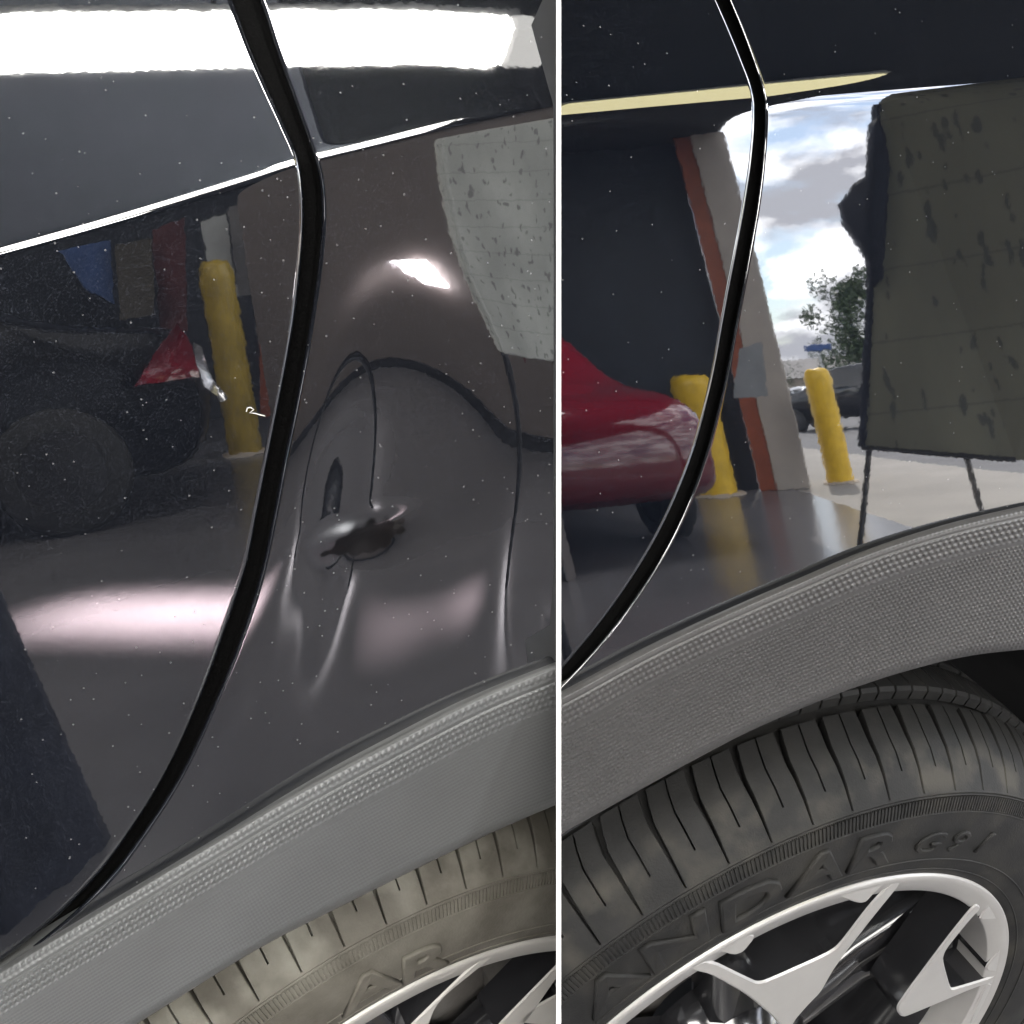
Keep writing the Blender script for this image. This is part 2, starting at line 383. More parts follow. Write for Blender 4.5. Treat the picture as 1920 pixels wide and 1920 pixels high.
def moulding(H, x0, x1, mu, ml, mtl, parent, b1, b2, p1, a1, p2, a2, p3, a3, step=2.0):
    """wheel-arch cladding: a rounded top lip, a beaded band, and a broad textured face"""
    px = np.concatenate([np.arange(x0 - 420, x0, 8.), np.arange(x0, x1, step)] if H is HL else [np.arange(x0, x1, step), np.arange(x1, x1 + 380, 8.)])
    yu, yl = mu(px), ml(px)
    nt_ = int((yl - yu).max() / step) + 8
    d = np.linspace(0, 1, nt_)[None] * (yl - yu)[:, None]
    PX = np.repeat(px[:, None], nt_, 1); PY = yu[:, None] + d
    # ray depth runs from the panel plane at the top edge to the wheel side plane at the lower edge
    r = cray(PX, PY)
    tu = ((H.X - CAM) @ H.pn) / (cray(px, yu) @ H.pn)
    tl = ((H.C + .02 * H.k * H.n - CAM) @ H.n) / (cray(px, yl) @ H.n)
    f = d / (yl - yu)[:, None]
    t = tu[:, None] * (1 - f) + tl[:, None] * f
    nx = H.pn
    s_ = px * 1.0
    arc = np.concatenate([[0], np.cumsum(np.hypot(np.diff(px), np.diff(yu)))])[:, None]
    dn = d * np.cos(np.arctan(np.gradient(yu, px)))[:, None]       # depth square to the edge, in pixels
    h = np.zeros_like(d)
    h += .0040 * np.sqrt(np.clip(dn / 10., 0, 1)) + .0050 * np.clip(dn / b1, 0, 1)
    h += .0032 * np.clip((dn - b1) / (b2 - b1), 0, 1)
    h += -.0007 * np.exp(-((dn - b1) / 2.2) ** 2)
    def cells(p, ang=0.):
        a, b = arc / p, dn / (p * .86)
        row = np.floor(b); ao = a + .5 * (row % 2)
        fx, fy = (ao % 1) - .5, (b % 1) - .5
        return np.clip(1 - 2.0 * np.hypot(fx, fy), 0, 1)
    band1 = np.clip((dn - 6) / 4, 0, 1) * np.clip((b1 - 4 - dn) / 4, 0, 1)
    band2 = np.clip((dn - b1 - 2) / 4, 0, 1) * np.clip((b2 - dn) / 6, 0, 1)
    band3 = np.clip((dn - b2 - 2) / 6, 0, 1)
    h += a1 * band1 * cells(p1) + a2 * band2 * cells(p2) + a3 * band3 * cells(p3)
    h += -.004 * np.clip((f - .93) / .07, 0, 1) ** 2
    t = t + h / (r @ nx)
    P = CAM + r * t[..., None]
    # rolled-under lower lip and top return
    back = (P[:, -1] - H.n * .022 * H.k)[:, None]; top = (P[:, 0] - H.pn * .006)[:, None]
    P = np.concatenate([top, P, back], 1)
    keep = np.ones((P.shape[0] - 1, P.shape[1] - 1), bool)
    o = fast_grid('arch_moulding', P.transpose(1, 0, 2), keep.T, mtl, parent)
    return o

# ------------------------------------------------------------------ wheel pieces (wheel frame: x along car, y up, z outward, metres for a 0.225 m rim)
def lathe(name, prof, n, H, mtl, parent, a0=0, a1=2 * math.pi):
    th = np.linspace(a0, a1, n); prof = np.array(prof) * H.k
    P = np.stack([np.outer(np.cos(th), prof[:, 0]), np.outer(np.sin(th), prof[:, 0]), np.repeat(prof[None, :, 1], n, 0)], -1)
    o = fast_grid(name, P, np.ones((n - 1, len(prof) - 1), bool), mtl)
    o.matrix_world = H.M; put(o, parent); return o
SHOULDER = [(.2935, .0012), (.298, -.003), (.3045, -.009), (.3115, -.0175), (.317, -.027), (.3205, -.036), (.3225, -.0445)]
def block_mesh(name, prof, pitch, g0, g1, k, sipe=True, sk=0., drop=.0065):
    """one tread block: rows along the profile, groove half width g0 -> g1 as a share of the pitch"""
    n = len(prof); us = [-1, -.97, -.5, -.045, .045, .5, .97, 1]
    V, Fc = [], []
    for i, (r, z) in enumerate(prof):
        q = i / (n - 1); half = pitch * (.5 - (g0 + (g1 - g0) * q ** 1.5))
        kink = sk * pitch * max(0, q - .7)
        for j, uu in enumerate(us):
            a = uu * half + kink
            rr = r - (.0009 if j in (0, 7) else 0)
            V.append((rr * math.cos(a) * k, rr * math.sin(a) * k, z * k))
    m = len(us)
    for i in range(n - 1):
        for j in range(m - 1):
            if sipe and j == 3 and i >= 2: continue
            Fc.append((i * m + j, i * m + j + 1, (i + 1) * m + j + 1, (i + 1) * m + j))
    # side walls
    for j in (0, m - 1):
        base = len(V)
        for i, (r, z) in enumerate(prof):
            x, y, zz = V[i * m + j]; f = (r - drop) / r
            V.append((x * f, y * f, zz - (.003 if i < 3 else 0) * k))
        for i in range(n - 1):
            q = (i * m + j, (i + 1) * m + j, base + i + 1, base + i); Fc.append(q if j else q[::-1])
    if sipe:
        for j, sgn in ((3, 1), (4, 0)):
            base = len(V)
            for i in range(2, n):
                x, y, zz = V[i * m + j]; r = prof[i][0]; f = (r - drop) / r; V.append((x * f, y * f, zz))
            for i in range(2, n - 1):
                q = (i * m + j, (i + 1) * m + j, base + i - 1, base + i - 2); Fc.append(q if sgn else q[::-1])
    # end walls at both ends of the profile
    for i in (0, n - 1):
        base = len(V); r = prof[i][0]; f = (r - drop) / r
        for j in range(m):
            x, y, zz = V[i * m + j]; V.append((x * f, y * f, zz))
        for j in range(m - 1):
            if sipe and i and j == 3: continue
            q = (i * m + j, i * m + j + 1, base + j + 1, base + j); Fc.append(q if i else q[::-1])
    me = bpy.data.meshes.new(name)
    me.from_pydata(V, [], Fc); me.update(); return me

NB = 68
def tyre(H, mtl, parent, letters):
    prof = [(.214, -.02), (.219, -.006), (.2235, .0000), (.229, .0018), (.236, .0036), (.246, .0050), (.262, .0060), (.276, .0056), (.284, .0046),
            (.2875, .0038), (.2885, .0034), (.2925, .0014), (.2905, -.004), (.298, -.012), (.305, -.022), (.311, -.034), (.3145, -.045),
            (.3165, -.055), (.3205, -.08), (.322, -.11), (.3205, -.14), (.3145, -.172), (.305, -.196), (.29, -.213), (.25, -.222), (.214, -.21)]
    c = lathe('tyre', prof, 361, H, mtl, parent)
    pitch = 2 * math.pi / NB
    shoulder = block_mesh('tread_block', SHOULDER, pitch, .012, .085, H.k, True, -.55)
    rib2 = [(.3262, -.0535), (.3285, -.0555), (.3296, -.068), (.3300, -.082), (.3290, -.0845)]
    rib3 = [(.3285, -.094), (.3300, -.0955), (.3300, -.11), (.3295, -.125), (.3280, -.127)]
    far = [(.3255, -.139), (.3245, -.150), (.3205, -.168), (.3120, -.186), (.300, -.201)]
    ms = [(shoulder, 0.), (block_mesh('tread_block', rib2, pitch * .5, .055, .055, H.k, False, .0), .3), (block_mesh('tread_block', rib2, pitch * .5, .055, .055, H.k, False, .0), .8),
          (block_mesh('tread_block', rib3, pitch, .05, .05, H.k, False), .5), (block_mesh('tread_block', far, pitch, .05, .03, H.k, False), .2)]
    ms[2] = (ms[1][0], .8)
    a_lo, a_hi = -.35, math.pi + .55          # blocks of the half of the tyre above the frame's foot
    for me, ph in ms:
        if len(me.materials) == 0: me.materials.append(mtl)
        me.polygons.foreach_set('use_smooth', np.ones(len(me.polygons), bool)); me.set_sharp_from_angle(angle=math.radians(38))
        for i in range(NB):
            a = (i + ph) * pitch
            aa = (a + .35) % (2 * math.pi) - .35
            if not (a_lo <= aa <= a_hi): continue
            o = bpy.data.objects.new('tread_block', me); COL.objects.link(o)
            o.matrix_world = H.M @ Matrix.Rotation(a, 4, 'Z'); put(o, c)
    # fine radial serrations between the blocks and the lettering
    V, Fc = [], []
    ns = 700
    for i in range(ns):
        a = 2 * math.pi * i / ns; w = 2 * math.pi / ns * .27
        b = len(V)
        for aa in (a - w, a + w):
            for (r, z) in ((.2822, .0044), (.2822, .0061), (.2912, .0018), (.2912, .0034)):
                V.append((r * math.cos(aa) * H.k, r * math.sin(aa) * H.k, z * H.k))
        Fc += [(b + 1, b + 5, b + 7, b + 3), (b, b + 1, b + 3, b + 2), (b + 4, b + 6, b + 7, b + 5), (b, b + 4, b + 5, b + 1)]
    o = obj('serration_band', V, Fc, mtl); o.matrix_world = H.M; put(o, c); stuff(o)
    # raised rings on the sidewall
    for rr, zz, w in ((.2405, .0043, .0007), (.2805, .0051, .0006), (.2928, .0014, .0009), (.2300, .0021, .0006)):
        pr = [(rr - w, zz - .001), (rr - w * .6, zz + .0006), (rr + w * .6, zz + .0006), (rr + w, zz - .001)]
        q = lathe('sidewall_ring', pr, 361, H, mtl, c)
    # lettering
    for ch, pxy, hh in letters:
        p = on_plane(np.array(pxy[0]), np.array(pxy[1]), H.n, H.C + .006 * H.k * H.n)
        v = p - H.C; x, y = v @ H.s, v[2]
        rad, ang = math.hypot(x, y), math.atan2(y, x)
        cu = bpy.data.curves.new('letter', 'FONT'); cu.body = ch; cu.size = 1.0; cu.shear = .05
        cu.extrude = .03; cu.bevel_depth = .022; cu.bevel_resolution = 0; cu.align_x = 'CENTER'; cu.resolution_u = 3
        cu.offset = .012 if hh > .025 else -.012
        to = bpy.data.objects.new('letter', cu); COL.objects.link(to)
        dg = bpy.context.evaluated_depsgraph_get(); dg.update()
        me = bpy.data.meshes.new_from_object(to.evaluated_get(dg)); bpy.data.objects.remove(to)
        xs = np.array([v.co[:] for v in me.vertices]); 
        ymin, ymax = xs[:, 1].min(), xs[:, 1].max()
        sc = hh / (ymax - ymin); wx = 1.42
        X = (xs[:, 0] - .5 * (xs[:, 0].min() + xs[:, 0].max())) * sc * wx; Y = (xs[:, 1] - .5 * (ymin + ymax)) * sc
        R_ = rad / H.k + Y; A = ang - X / (rad / H.k)
        prz = np.interp(R_, [.229, .236, .246, .262, .276, .284], [.0018, .0036, .0050, .0060, .0056, .0046])
        Z = prz + (xs[:, 2] + .018) * sc * .95 
        nv = np.stack([R_ * np.cos(A), R_ * np.sin(A), Z], 1) * H.k
        me.vertices.foreach_set('co', nv.astype(np.float32).ravel()); me.update()
        me.name = 'letter'; me.materials.clear(); me.materials.append(mtl)
        o = bpy.data.objects.new('letter', me); COL.objects.link(o); o.matrix_world = H.M; put(o, c)
    return c

def plate(name, pts, H, z0, depth, mtl, side_mtl, parent, bev=.0012):
    """machined face traced on the rim's face plane, with its own thickness and dark flanks"""
    p = np.array(pts, float)
    q = on_plane(p[:, 0], p[:, 1], H.n, H.C + z0 * H.k * H.n) - H.C
    xy = np.stack([q @ H.s, q[:, 2]], 1)
    # round the corners
    for _ in range(2):
        a, b = xy, np.roll(xy, -1, 0)
        xy = np.stack([a * .82 + b * .18, a * .18 + b * .82], 1).reshape(-1, 2)
    bm = bmesh.new()
    top = [bm.verts.new((x, y, z0 * H.k)) for x, y in xy]
    f = bm.faces.new(top); bm.normal_update()
    if f.normal.z < 0: f.normal_flip()
    r = bmesh.ops.extrude_face_region(bm, geom=[f])
    vs_ = [e for e in r['geom'] if isinstance(e, bmesh.types.BMVert)]
    c = np.mean(xy, 0)
    for v in vs_:
        v.co.z -= depth * H.k
    for fc in list(bm.faces):
        if abs(fc.normal.z) < .5: fc.material_index = 1
    bm.normal_update()
    # face f stays at the front
    ed = [e for e in bm.edges if abs(e.verts[0].co.z - z0 * H.k) < 1e-6 and abs(e.verts[1].co.z - z0 * H.k) < 1e-6]
    bmesh.ops.bevel(bm, geom=ed, offset=bev * H.k, segments=1, affect='EDGES', profile=.5)
    bmesh.ops.recalc_face_normals(bm, faces=bm.faces)
    for fc in bm.faces: fc.material_index = 0 if fc.normal.z > .3 else 1
    me = bpy.data.meshes.new(name); bm.to_mesh(me); bm.free()
    me.materials.append(mtl); me.materials.append(side_mtl)
    o = bpy.data.objects.new(name, me); COL.objects.link(o); o.matrix_world = H.M; put(o, parent)
    return o

def rim(H, plates, alu, parent, ring=(.2060, .2235)):
    a, b = ring
    prof = [(a, -.030), (a, -.0022), (a + .001, -.0012), (b - .006, .0006), (b - .0015, .0022), (b, .0014), (b + .001, -.008), (b, -.02)]
    c = lathe('wheel_rim', prof, 241, H, alu, parent)
    # barrel behind the face
    o = lathe('rim_barrel', [(.2215, -.010), (.216, -.014), (.206, -.028), (.198, -.045), (.196, -.09), (.2, -.16), (.213, -.2)], 181, H, M_RIMBLK, c)
    for pts in plates: plate('spoke_face', pts, H, .0004, .030, alu, M_RIMBLK, c)
    # black recessed spokes and hub behind the machined faces
    th = np.linspace(0, 2 * math.pi, 6)[:-1]
    for t in th:
        a0 = t + .35
        for sg in (-.10, .10):
            V = []
            for r, w, z in ((.05, .022, -.03), (.12, .016, -.036), (.2, .013, -.030)):
                cx, cy = r * math.cos(a0 + sg * r / .2 * 1.6), r * math.sin(a0 + sg * r / .2 * 1.6)
                nx, ny = -math.sin(a0), math.cos(a0)
                for q, dz in ((-1, -.03), (-1, -.006), (-.6, 0), (.6, 0), (1, -.006), (1, -.03)):
                    V.append(((cx + nx * w * q) * H.k, (cy + ny * w * q) * H.k, (z + dz) * H.k))
            Fc = [(i * 6 + j, i * 6 + j + 1, i * 6 + j + 7, i * 6 + j + 6) for i in range(2) for j in range(5)]
            s = obj('spoke', V, Fc, M_RIMBLK, None, True); s.matrix_world = H.M; put(s, c)
    o = lathe('hub', [(.0, -.012), (.03, -.012), (.034, -.016), (.06, -.03), (.065, -.06)], 61, H, M_RIMBLK, c)
    o = lathe('brake_disc', [(.05, -.075), (.15, -.075), (.152, -.078), (.152, -.095), (.05, -.095)], 121, H, M_CALIPER, c)
    return c

def gear(H, caliper_px, parent):
    p = np.array(caliper_px, float)
    q = on_plane(p[:, 0], p[:, 1], H.n, H.C - .055 * H.k * H.n) - H.C
    xy = np.stack([q @ H.s, q[:, 2]], 1); n = len(xy); c = xy.mean(0)
    V, Fc = [], []
    for sc, z in ((1.0, -.085), (1.0, -.058), (.93, -.052), (.72, -.050)):
        for x, y in xy: V.append((c[0] + (x - c[0]) * sc, c[1] + (y - c[1]) * sc, z * H.k))
    for i in range(3):
        for j in range(n): Fc.append((i * n + j, i * n + (j + 1) % n, (i + 1) * n + (j + 1) % n, (i + 1) * n + j))
    Fc.append(tuple(range(3 * n, 4 * n)))
    o = obj('brake_caliper', V, Fc, M_CALIPER, None, False); o.matrix_world = H.M; put(o, parent)
    th = np.linspace(0, 2 * math.pi, 25)[:-1]; r = .0135 * H.k; cc = c + np.array([-.006, -.004]) * H.k
    V = [(cc[0] + r * math.cos(t), cc[1] + r * math.sin(t), -.0485 * H.k) for t in th] + [(cc[0] + r * .8 * math.cos(t), cc[1] + r * .8 * math.sin(t), -.0495 * H.k) for t in th]
    Fc = [(i, (i + 1) % 24, 24 + (i + 1) % 24, 24 + i) for i in range(24)] + [tuple(range(24, 48))]
    b = obj('piston_bore', V, Fc, M_LINER, None, False); b.matrix_world = H.M; put(b, o)

def well(H, parent):
    o = lathe('wheel_well', [(.405, .012), (.404, -.06), (.40, -.16), (.395, -.262), (.0, -.268)], 121, H, M_LINER, parent, -.4, math.pi + .7)
    return o

z8 = lambda L: [(1400 + .2708 * a, 1500 + .2708 * b) for a, b in L]
PLATES_R = [
    [(1290, 1818), (1327, 1798), (1405, 1836), (1421, 1843), (1438, 1840), (1550, 1790), (1573, 1775), (1630, 1700), (1676, 1650), (1694, 1652), (1640, 1718), (1584, 1790), (1562, 1822), (1541, 1860), (1516, 1885), (1490, 1915), (1478, 1950), (1455, 1912), (1400, 1866), (1333, 1829), (1311, 1824)],
    [(1535, 1672), (1573, 1683), (1611, 1696), (1625, 1692), (1640, 1675), (1664, 1653), (1676, 1641), (1600, 1652)],
    [(1830, 1694), (1842, 1702), (1818, 1727), (1775, 1780), (1769, 1800), (1783, 1852), (1788, 1855), (1860, 1833), (1868, 1822), (1883, 1826), (1872, 1848), (1849, 1844), (1709, 1903), (1692, 1909), (1683, 1898), (1684, 1884), (1779, 1757)],
    [(1857, 1688), (1838, 1722), (1839, 1726), (1874, 1724), (1889, 1730), (1878, 1695)],
    [(1876, 1735), (1878, 1775), (1848, 1815), (1852, 1822), (1870, 1824), (1885, 1800), (1891, 1757)],
    [(1851, 1843), (1822, 1908), (1810, 1945), (1832, 1945), (1872, 1845)],
    [(1395, 1786), (1376, 1793), (1348, 1785), (1330, 1795), (1300, 1815), (1290, 1812), (1330, 1785), (1400, 1748), (1420, 1755)],
]
PLATES_L = [
    [(700, 1880), (732, 1866), (792, 1838), (826, 1839), (849, 1826), (899, 1792), (880, 1797), (762, 1849)],
    [(899, 1798), (785, 1909), (760, 1935), (800, 1935), (822, 1878), (916, 1802), (932, 1787)],
    [(1070, 1785), (1043, 1812), (945, 1912), (925, 1935), (975, 1935), (1050, 1826), (1075, 1805)],
    [(1060, 1858), (1000, 1890), (965, 1920), (1060, 1925)],
]

# ------------------------------------------------------------------ the two cars
carR = thing('car', 'black car quarter with smooth repaired panel above a tyre lettered ANDAR G91', 'car', (HR.C[0], HR.C[1], 0))
carL = thing('car', 'black car quarter with a crumpled dent beside the door gap above a dusty beige tyre', 'car', (HL.C[0], HL.C[1], .3))
dL = panel('door_panel', HL, shape_L, GLl, -170, 0, +1, -70, 1840, MuL, M_PAINT_L, carL, ext=480)
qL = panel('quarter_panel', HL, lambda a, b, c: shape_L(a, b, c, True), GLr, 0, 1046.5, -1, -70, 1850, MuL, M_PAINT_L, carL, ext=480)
qL['label'] = 'panel with a creased dent and a sharp fold'
def dark_reflection(o, cx, cy, a, b, rot):
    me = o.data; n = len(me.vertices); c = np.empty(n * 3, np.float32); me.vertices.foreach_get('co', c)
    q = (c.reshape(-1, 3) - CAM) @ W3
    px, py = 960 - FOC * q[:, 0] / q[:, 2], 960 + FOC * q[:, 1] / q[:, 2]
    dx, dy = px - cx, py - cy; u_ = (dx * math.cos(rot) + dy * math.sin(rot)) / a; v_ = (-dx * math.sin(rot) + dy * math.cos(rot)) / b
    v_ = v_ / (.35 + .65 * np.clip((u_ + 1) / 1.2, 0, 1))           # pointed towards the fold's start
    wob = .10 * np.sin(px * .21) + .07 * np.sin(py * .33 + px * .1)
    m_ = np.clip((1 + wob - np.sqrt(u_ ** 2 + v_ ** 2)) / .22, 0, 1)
    at = me.attributes.new('dark_refl', 'FLOAT', 'POINT'); at.data.foreach_set('value', (m_ * m_ * (3 - 2 * m_)).astype(np.float32))
dark_reflection(qL, 680, 1012, 86, 32, -.36)  # dark mirrored ellipse painted into the lacquer along the fold
seal(HL, GLl, GLr, -70, 1850, MuL, carL)
dR = panel('door_panel', HR, shape_R, GRl, 1048.5, 0, +1, -70, 1400, MuR, M_PAINT_R, carR)
qR = panel('quarter_panel', HR, shape_R, GRr, 0, 1990, -1, -70, 1400, MuR, M_PAINT_R, carR, ext=380)
seal(HR, GRl, GRr, -70, 1330, MuR, carR)
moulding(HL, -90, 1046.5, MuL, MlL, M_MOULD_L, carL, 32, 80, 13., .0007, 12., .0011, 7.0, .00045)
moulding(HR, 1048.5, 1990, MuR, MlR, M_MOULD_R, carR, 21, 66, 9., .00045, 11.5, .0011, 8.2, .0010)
LETTERS = [('A', (1143, 1852), .030), ('N', (1268, 1765), .030), ('D', (1406, 1690), .030), ('A', (1533, 1628), .029), ('R', (1640, 1592), .029), ('G', (1742, 1580), .0175), ('9', (1797, 1577), .0175), ('1', (1846, 1580), .0175)]
tR = tyre(HR, M_TYRE_R, carR, LETTERS)
tL = tyre(HL, M_TYRE_L, carL, [('A', (690, 1850), .030), ('R', (800, 1800), .030)])
rR = rim(HR, PLATES_R, M_ALU, carR)
rL = rim(HL, PLATES_L, M_ALU_L, carL)
gear(HR, z8([(1000, 680), (1022, 830), (985, 1000), (900, 1100), (790, 1145), (735, 1100), (790, 920), (880, 770)]), carR)
gear(HL, [(960, 1790), (1010, 1800), (1020, 1850), (980, 1900), (930, 1905), (925, 1850)], carL)
well(HR, carR); well(HL, carL)

# each car section ends at the board that parts them
def cut(o, keep_left):
    a, b = cray(1047.5, 0.), cray(1047.5, 1900.)
    nrm = Vector(np.cross(a, b)); nrm.normalize()
    if nrm.x < 0: nrm = -nrm                       # points to the right of the board
    if not keep_left: nrm = -nrm
    par = o.parent.parent if o.parent.parent is not None else None
    full = (o.parent.matrix_basis if par is None else par.matrix_basis @ o.parent.matrix_parent_inverse @ o.parent.matrix_basis) @ o.matrix_parent_inverse @ o.matrix_basis
    me = o.data; co = np.empty(len(me.vertices) * 3, np.float32); me.vertices.foreach_get('co', co); co = co.reshape(-1, 3)
    Mw = np.array(full); wc = co @ Mw[:3, :3].T + Mw[:3, 3]
    d = (wc - CAM) @ np.array(nrm)
    if d.max() <= 0: return
    if d.min() >= 0:
        if len(o.children) == 0: bpy.data.objects.remove(o)
        return
    bm = bmesh.new(); bm.from_mesh(me)
    inv = full.inverted(); lp = inv @ Vector(CAM); ln = (full.to_3x3().transposed() @ nrm).normalized()
    bmesh.ops.bisect_plane(bm, geom=bm.verts[:] + bm.edges[:] + bm.faces[:], dist=1e-6, plane_co=lp, plane_no=ln, clear_outer=True)
    m2 = me.copy() if me.users > 1 else me
    bm.to_mesh(m2); bm.free(); o.data = m2
def tree_of(o): return [x for c in list(o.children) for x in [c] + tree_of(c)]
for car_, kl in ((carL, True), (carR, False)):
    for o in reversed(tree_of(car_)):
        if o.type == 'MESH': cut(o, kl)

# added white board, serving as the strip between the two views
def divider():
    ys = np.linspace(-60, 1990, 24)
    V = []
    for y in ys:
        a = on_plane(np.array(1046.), np.array(y), HL.pn, HL.X); b = on_plane(np.array(1050.), np.array(y), HR.pn, HR.X)
        da = (a - CAM) @ W3[:, 2] * -1; db = (b - CAM) @ W3[:, 2] * -1
        f = min(da, db, .34) - .0012 - .016 * min(1, max(0, (y - 1180) / 60))
        V += [CAM + cray(1043., y) * f, CAM + cray(1052., y) * f]
        g = f + .25
        w = (cray(1052., y) - cray(1043., y)) * f
        c = CAM + cray(1047.5, y) * g
        V += [c + w * .5, c - w * .5]
    Fc = []
    for i in range(len(ys) - 1):
        for j in range(4): Fc.append((i * 4 + j, i * 4 + (j + 1) % 4, i * 4 + 4 + (j + 1) % 4, i * 4 + 4 + j))
    o = obj('divider_board', V, Fc, M_WHITE)
    tag(o, 'thin white board added as the dividing strip between the two black cars', 'board')
divider()

# ------------------------------------------------------------------ the surroundings the lacquer mirrors
def refl_pt(H, shape, px, py, z=None, dist=None):
    """the real mirrored ray of the shaped panel at a pixel"""
    e = 1.0
    X_ = np.array([px, px + e, px - e, px, px]); Y_ = np.array([py, py, py, py + e, py - e])
    P = on_plane(X_, Y_, H.pn, H.X, shape(X_, Y_, np.full(5, 200.)))
    n = np.cross(P[1] - P[2], P[3] - P[4]); n /= np.linalg.norm(n)
    r = cray(px, py); r = r / np.linalg.norm(r); m = r - 2 * (r @ n) * n
    if z is not None: return P[0] + m * (z - P[0][2]) / m[2]
    if dist is not None: return P[0] + m * dist
    return P[0], m

mirror_flat = mirror
def mirror(H, px, py):
    return refl_pt(HR, shape_R, float(px), float(py)) if H is HR else mirror_flat(H, px, py)

def box(c, sx, sy, sz, rz=0., bev=0.):
    bm = bmesh.new(); bmesh.ops.create_cube(bm, size=1)
    for v in bm.verts: v.co = Vector((v.co.x * sx, v.co.y * sy, v.co.z * sz))
    if bev: bmesh.ops.bevel(bm, geom=bm.edges[:], offset=bev, segments=2, affect='EDGES', profile=.6)
    bmesh.ops.transform(bm, matrix=Matrix.Translation(Vector(c)) @ Matrix.Rotation(rz, 4, 'Z'), verts=bm.verts)
    me = bpy.data.meshes.new('box'); bm.to_mesh(me); bm.free(); return me
def boxo(name, c, sx, sy, sz, mtl, parent=None, rz=0., bev=0.):
    me = box(c, sx, sy, sz, rz, bev); me.name = name; return link(name, me, mtl, parent)
def cyl(name, p0, p1, r0, r1, mtl, parent=None, n=20):
    p0, p1 = Vector(p0), Vector(p1); q = (p1 - p0).to_track_quat('Z', 'Y'); V, Fc = [], []
    for p, r in ((p0, r0), (p1, r1)):
        for i in range(n): V.append(p + q @ Vector((r * math.cos(2 * math.pi * i / n), r * math.sin(2 * math.pi * i / n), 0)))
    Fc = [(i, (i + 1) % n, n + (i + 1) % n, n + i) for i in range(n)] + [tuple(range(n))[::-1], tuple(range(n, 2 * n))]
    return obj(name, V, Fc, mtl, parent, False)
def poly(name, pts, z, mtl):
    return obj(name, [(x, y, z) for x, y in pts], [tuple(range(len(pts)))], mtl)

M_FLOOR = mat('polished_concrete', (.108, .104, .110), .22, var=.16, vscale=.9)
M_SLAB = mat('pale_concrete', (.225, .21, .19), .85, var=.12, vscale=.8, bump=.3, bscale=30)
M_ASPHALT = mat('asphalt', (.10, .10, .105), .9, var=.15, vscale=1.4)
M_DARKW = mat('dark_navy_shutter', (.012, .016, .024), .6, var=.3, vscale=1.5)
M_BROWNW = mat('brown_grey_wall', (.135, .113, .104), .7, var=.10, vscale=1.1)
M_CEILL = mat('ceiling_board', (.20, .22, .26), .8, var=.12, vscale=1.5)
M_CEILR = mat('dark_roof_deck', (.018, .020, .020), .85, var=.2, vscale=1.5)
M_BEIGE = mat('beige_render', (.40, .36, .32), .8, var=.08, vscale=3)
M_ORANGE = mat('orange_paint', (.26, .062, .022), .5, var=.18, vscale=6)
M_YELLOW = mat('yellow_paint', (.72, .46, .02), .45, var=.12, vscale=9)
M_BLACK = mat('black_steel', (.012, .012, .013), .5, var=.2, vscale=20)
M_TYREB = mat('plain_rubber', (.02, .02, .02), .8, var=.2, vscale=10)
M_GLASS = mat('dark_car_glass', (.01, .012, .014), .05, var=.1, vscale=3)
M_HUB = mat('dark_alloy_hub', (.03, .03, .032), .4, metal=.3, var=.1, vscale=8)
M_LEAF = mat('leaves', (.035, .06, .025), .6, col2=(.07, .10, .04), vscale=2.0)
M_BARK = mat('bark', (.06, .045, .035), .9, var=.3, vscale=12)
M_BLUE = mat('blue_paint', (.03, .07, .20), .6, var=.25, vscale=2.5)
M_MAROON = mat('maroon_fabric', (.10, .03, .03), .8, var=.3, vscale=3)
M_GREYB = mat('pale_grey_board', (.42, .43, .42), .6, var=.12, vscale=4)
M_TAN = mat('tan_building', (.34, .29, .24), .85, var=.08, vscale=.4)
M_NAVY = mat('navy_cloth', (.012, .014, .024), .9, var=.3, vscale=9)

dvec = np.array([-.7225, .6914]); ovec = np.array([.6914, .7225]); A0 = np.array([7.85, -4.54])
def dl(t, o=0.): p = A0 + dvec * t + ovec * o; return (float(p[0]), float(p[1]))
struct(poly('ground', [(-900, -900), (900, -900), (900, 900), (-900, 900)], -.012, M_ASPHALT))
struct(poly('pavement', [dl(-14, .006), dl(16, .006), dl(16, 1.95), dl(-14, 1.95)], -.004, M_SLAB))
struct(poly('floor', [dl(-13, 0), dl(13, 0), (-8.5, 4.5), (-9, -12), (3.5, -14)], 0, M_FLOOR))
ZC = 3.6
# ceiling in two fields: pale boards over the left bay, dark deck over the right one
def slab(name, pts, z, th, mtl):
    n = len(pts); V = [(x, y, z) for x, y in pts] + [(x, y, z + th) for x, y in pts]
    return obj(name, V, [tuple(range(n))[::-1], tuple(range(n, 2 * n))] + [(i, (i + 1) % n, n + (i + 1) % n, n + i) for i in range(n)], mtl)
struct(slab('ceiling', [(0, 3.2), (-8.5, 4.5), (-9, -12), (3.5, -14), (6.6, -7.6), (.06, -.9)], ZC, .2, M_CEILL))
struct(slab('roof_deck', [(.08, -.9), (6.62, -7.6), dl(-5, .1), dl(4, .1), dl(4, 1.8), dl(13, 1.8), (.02, 3.2)], ZC + .004, .2, M_CEILR))

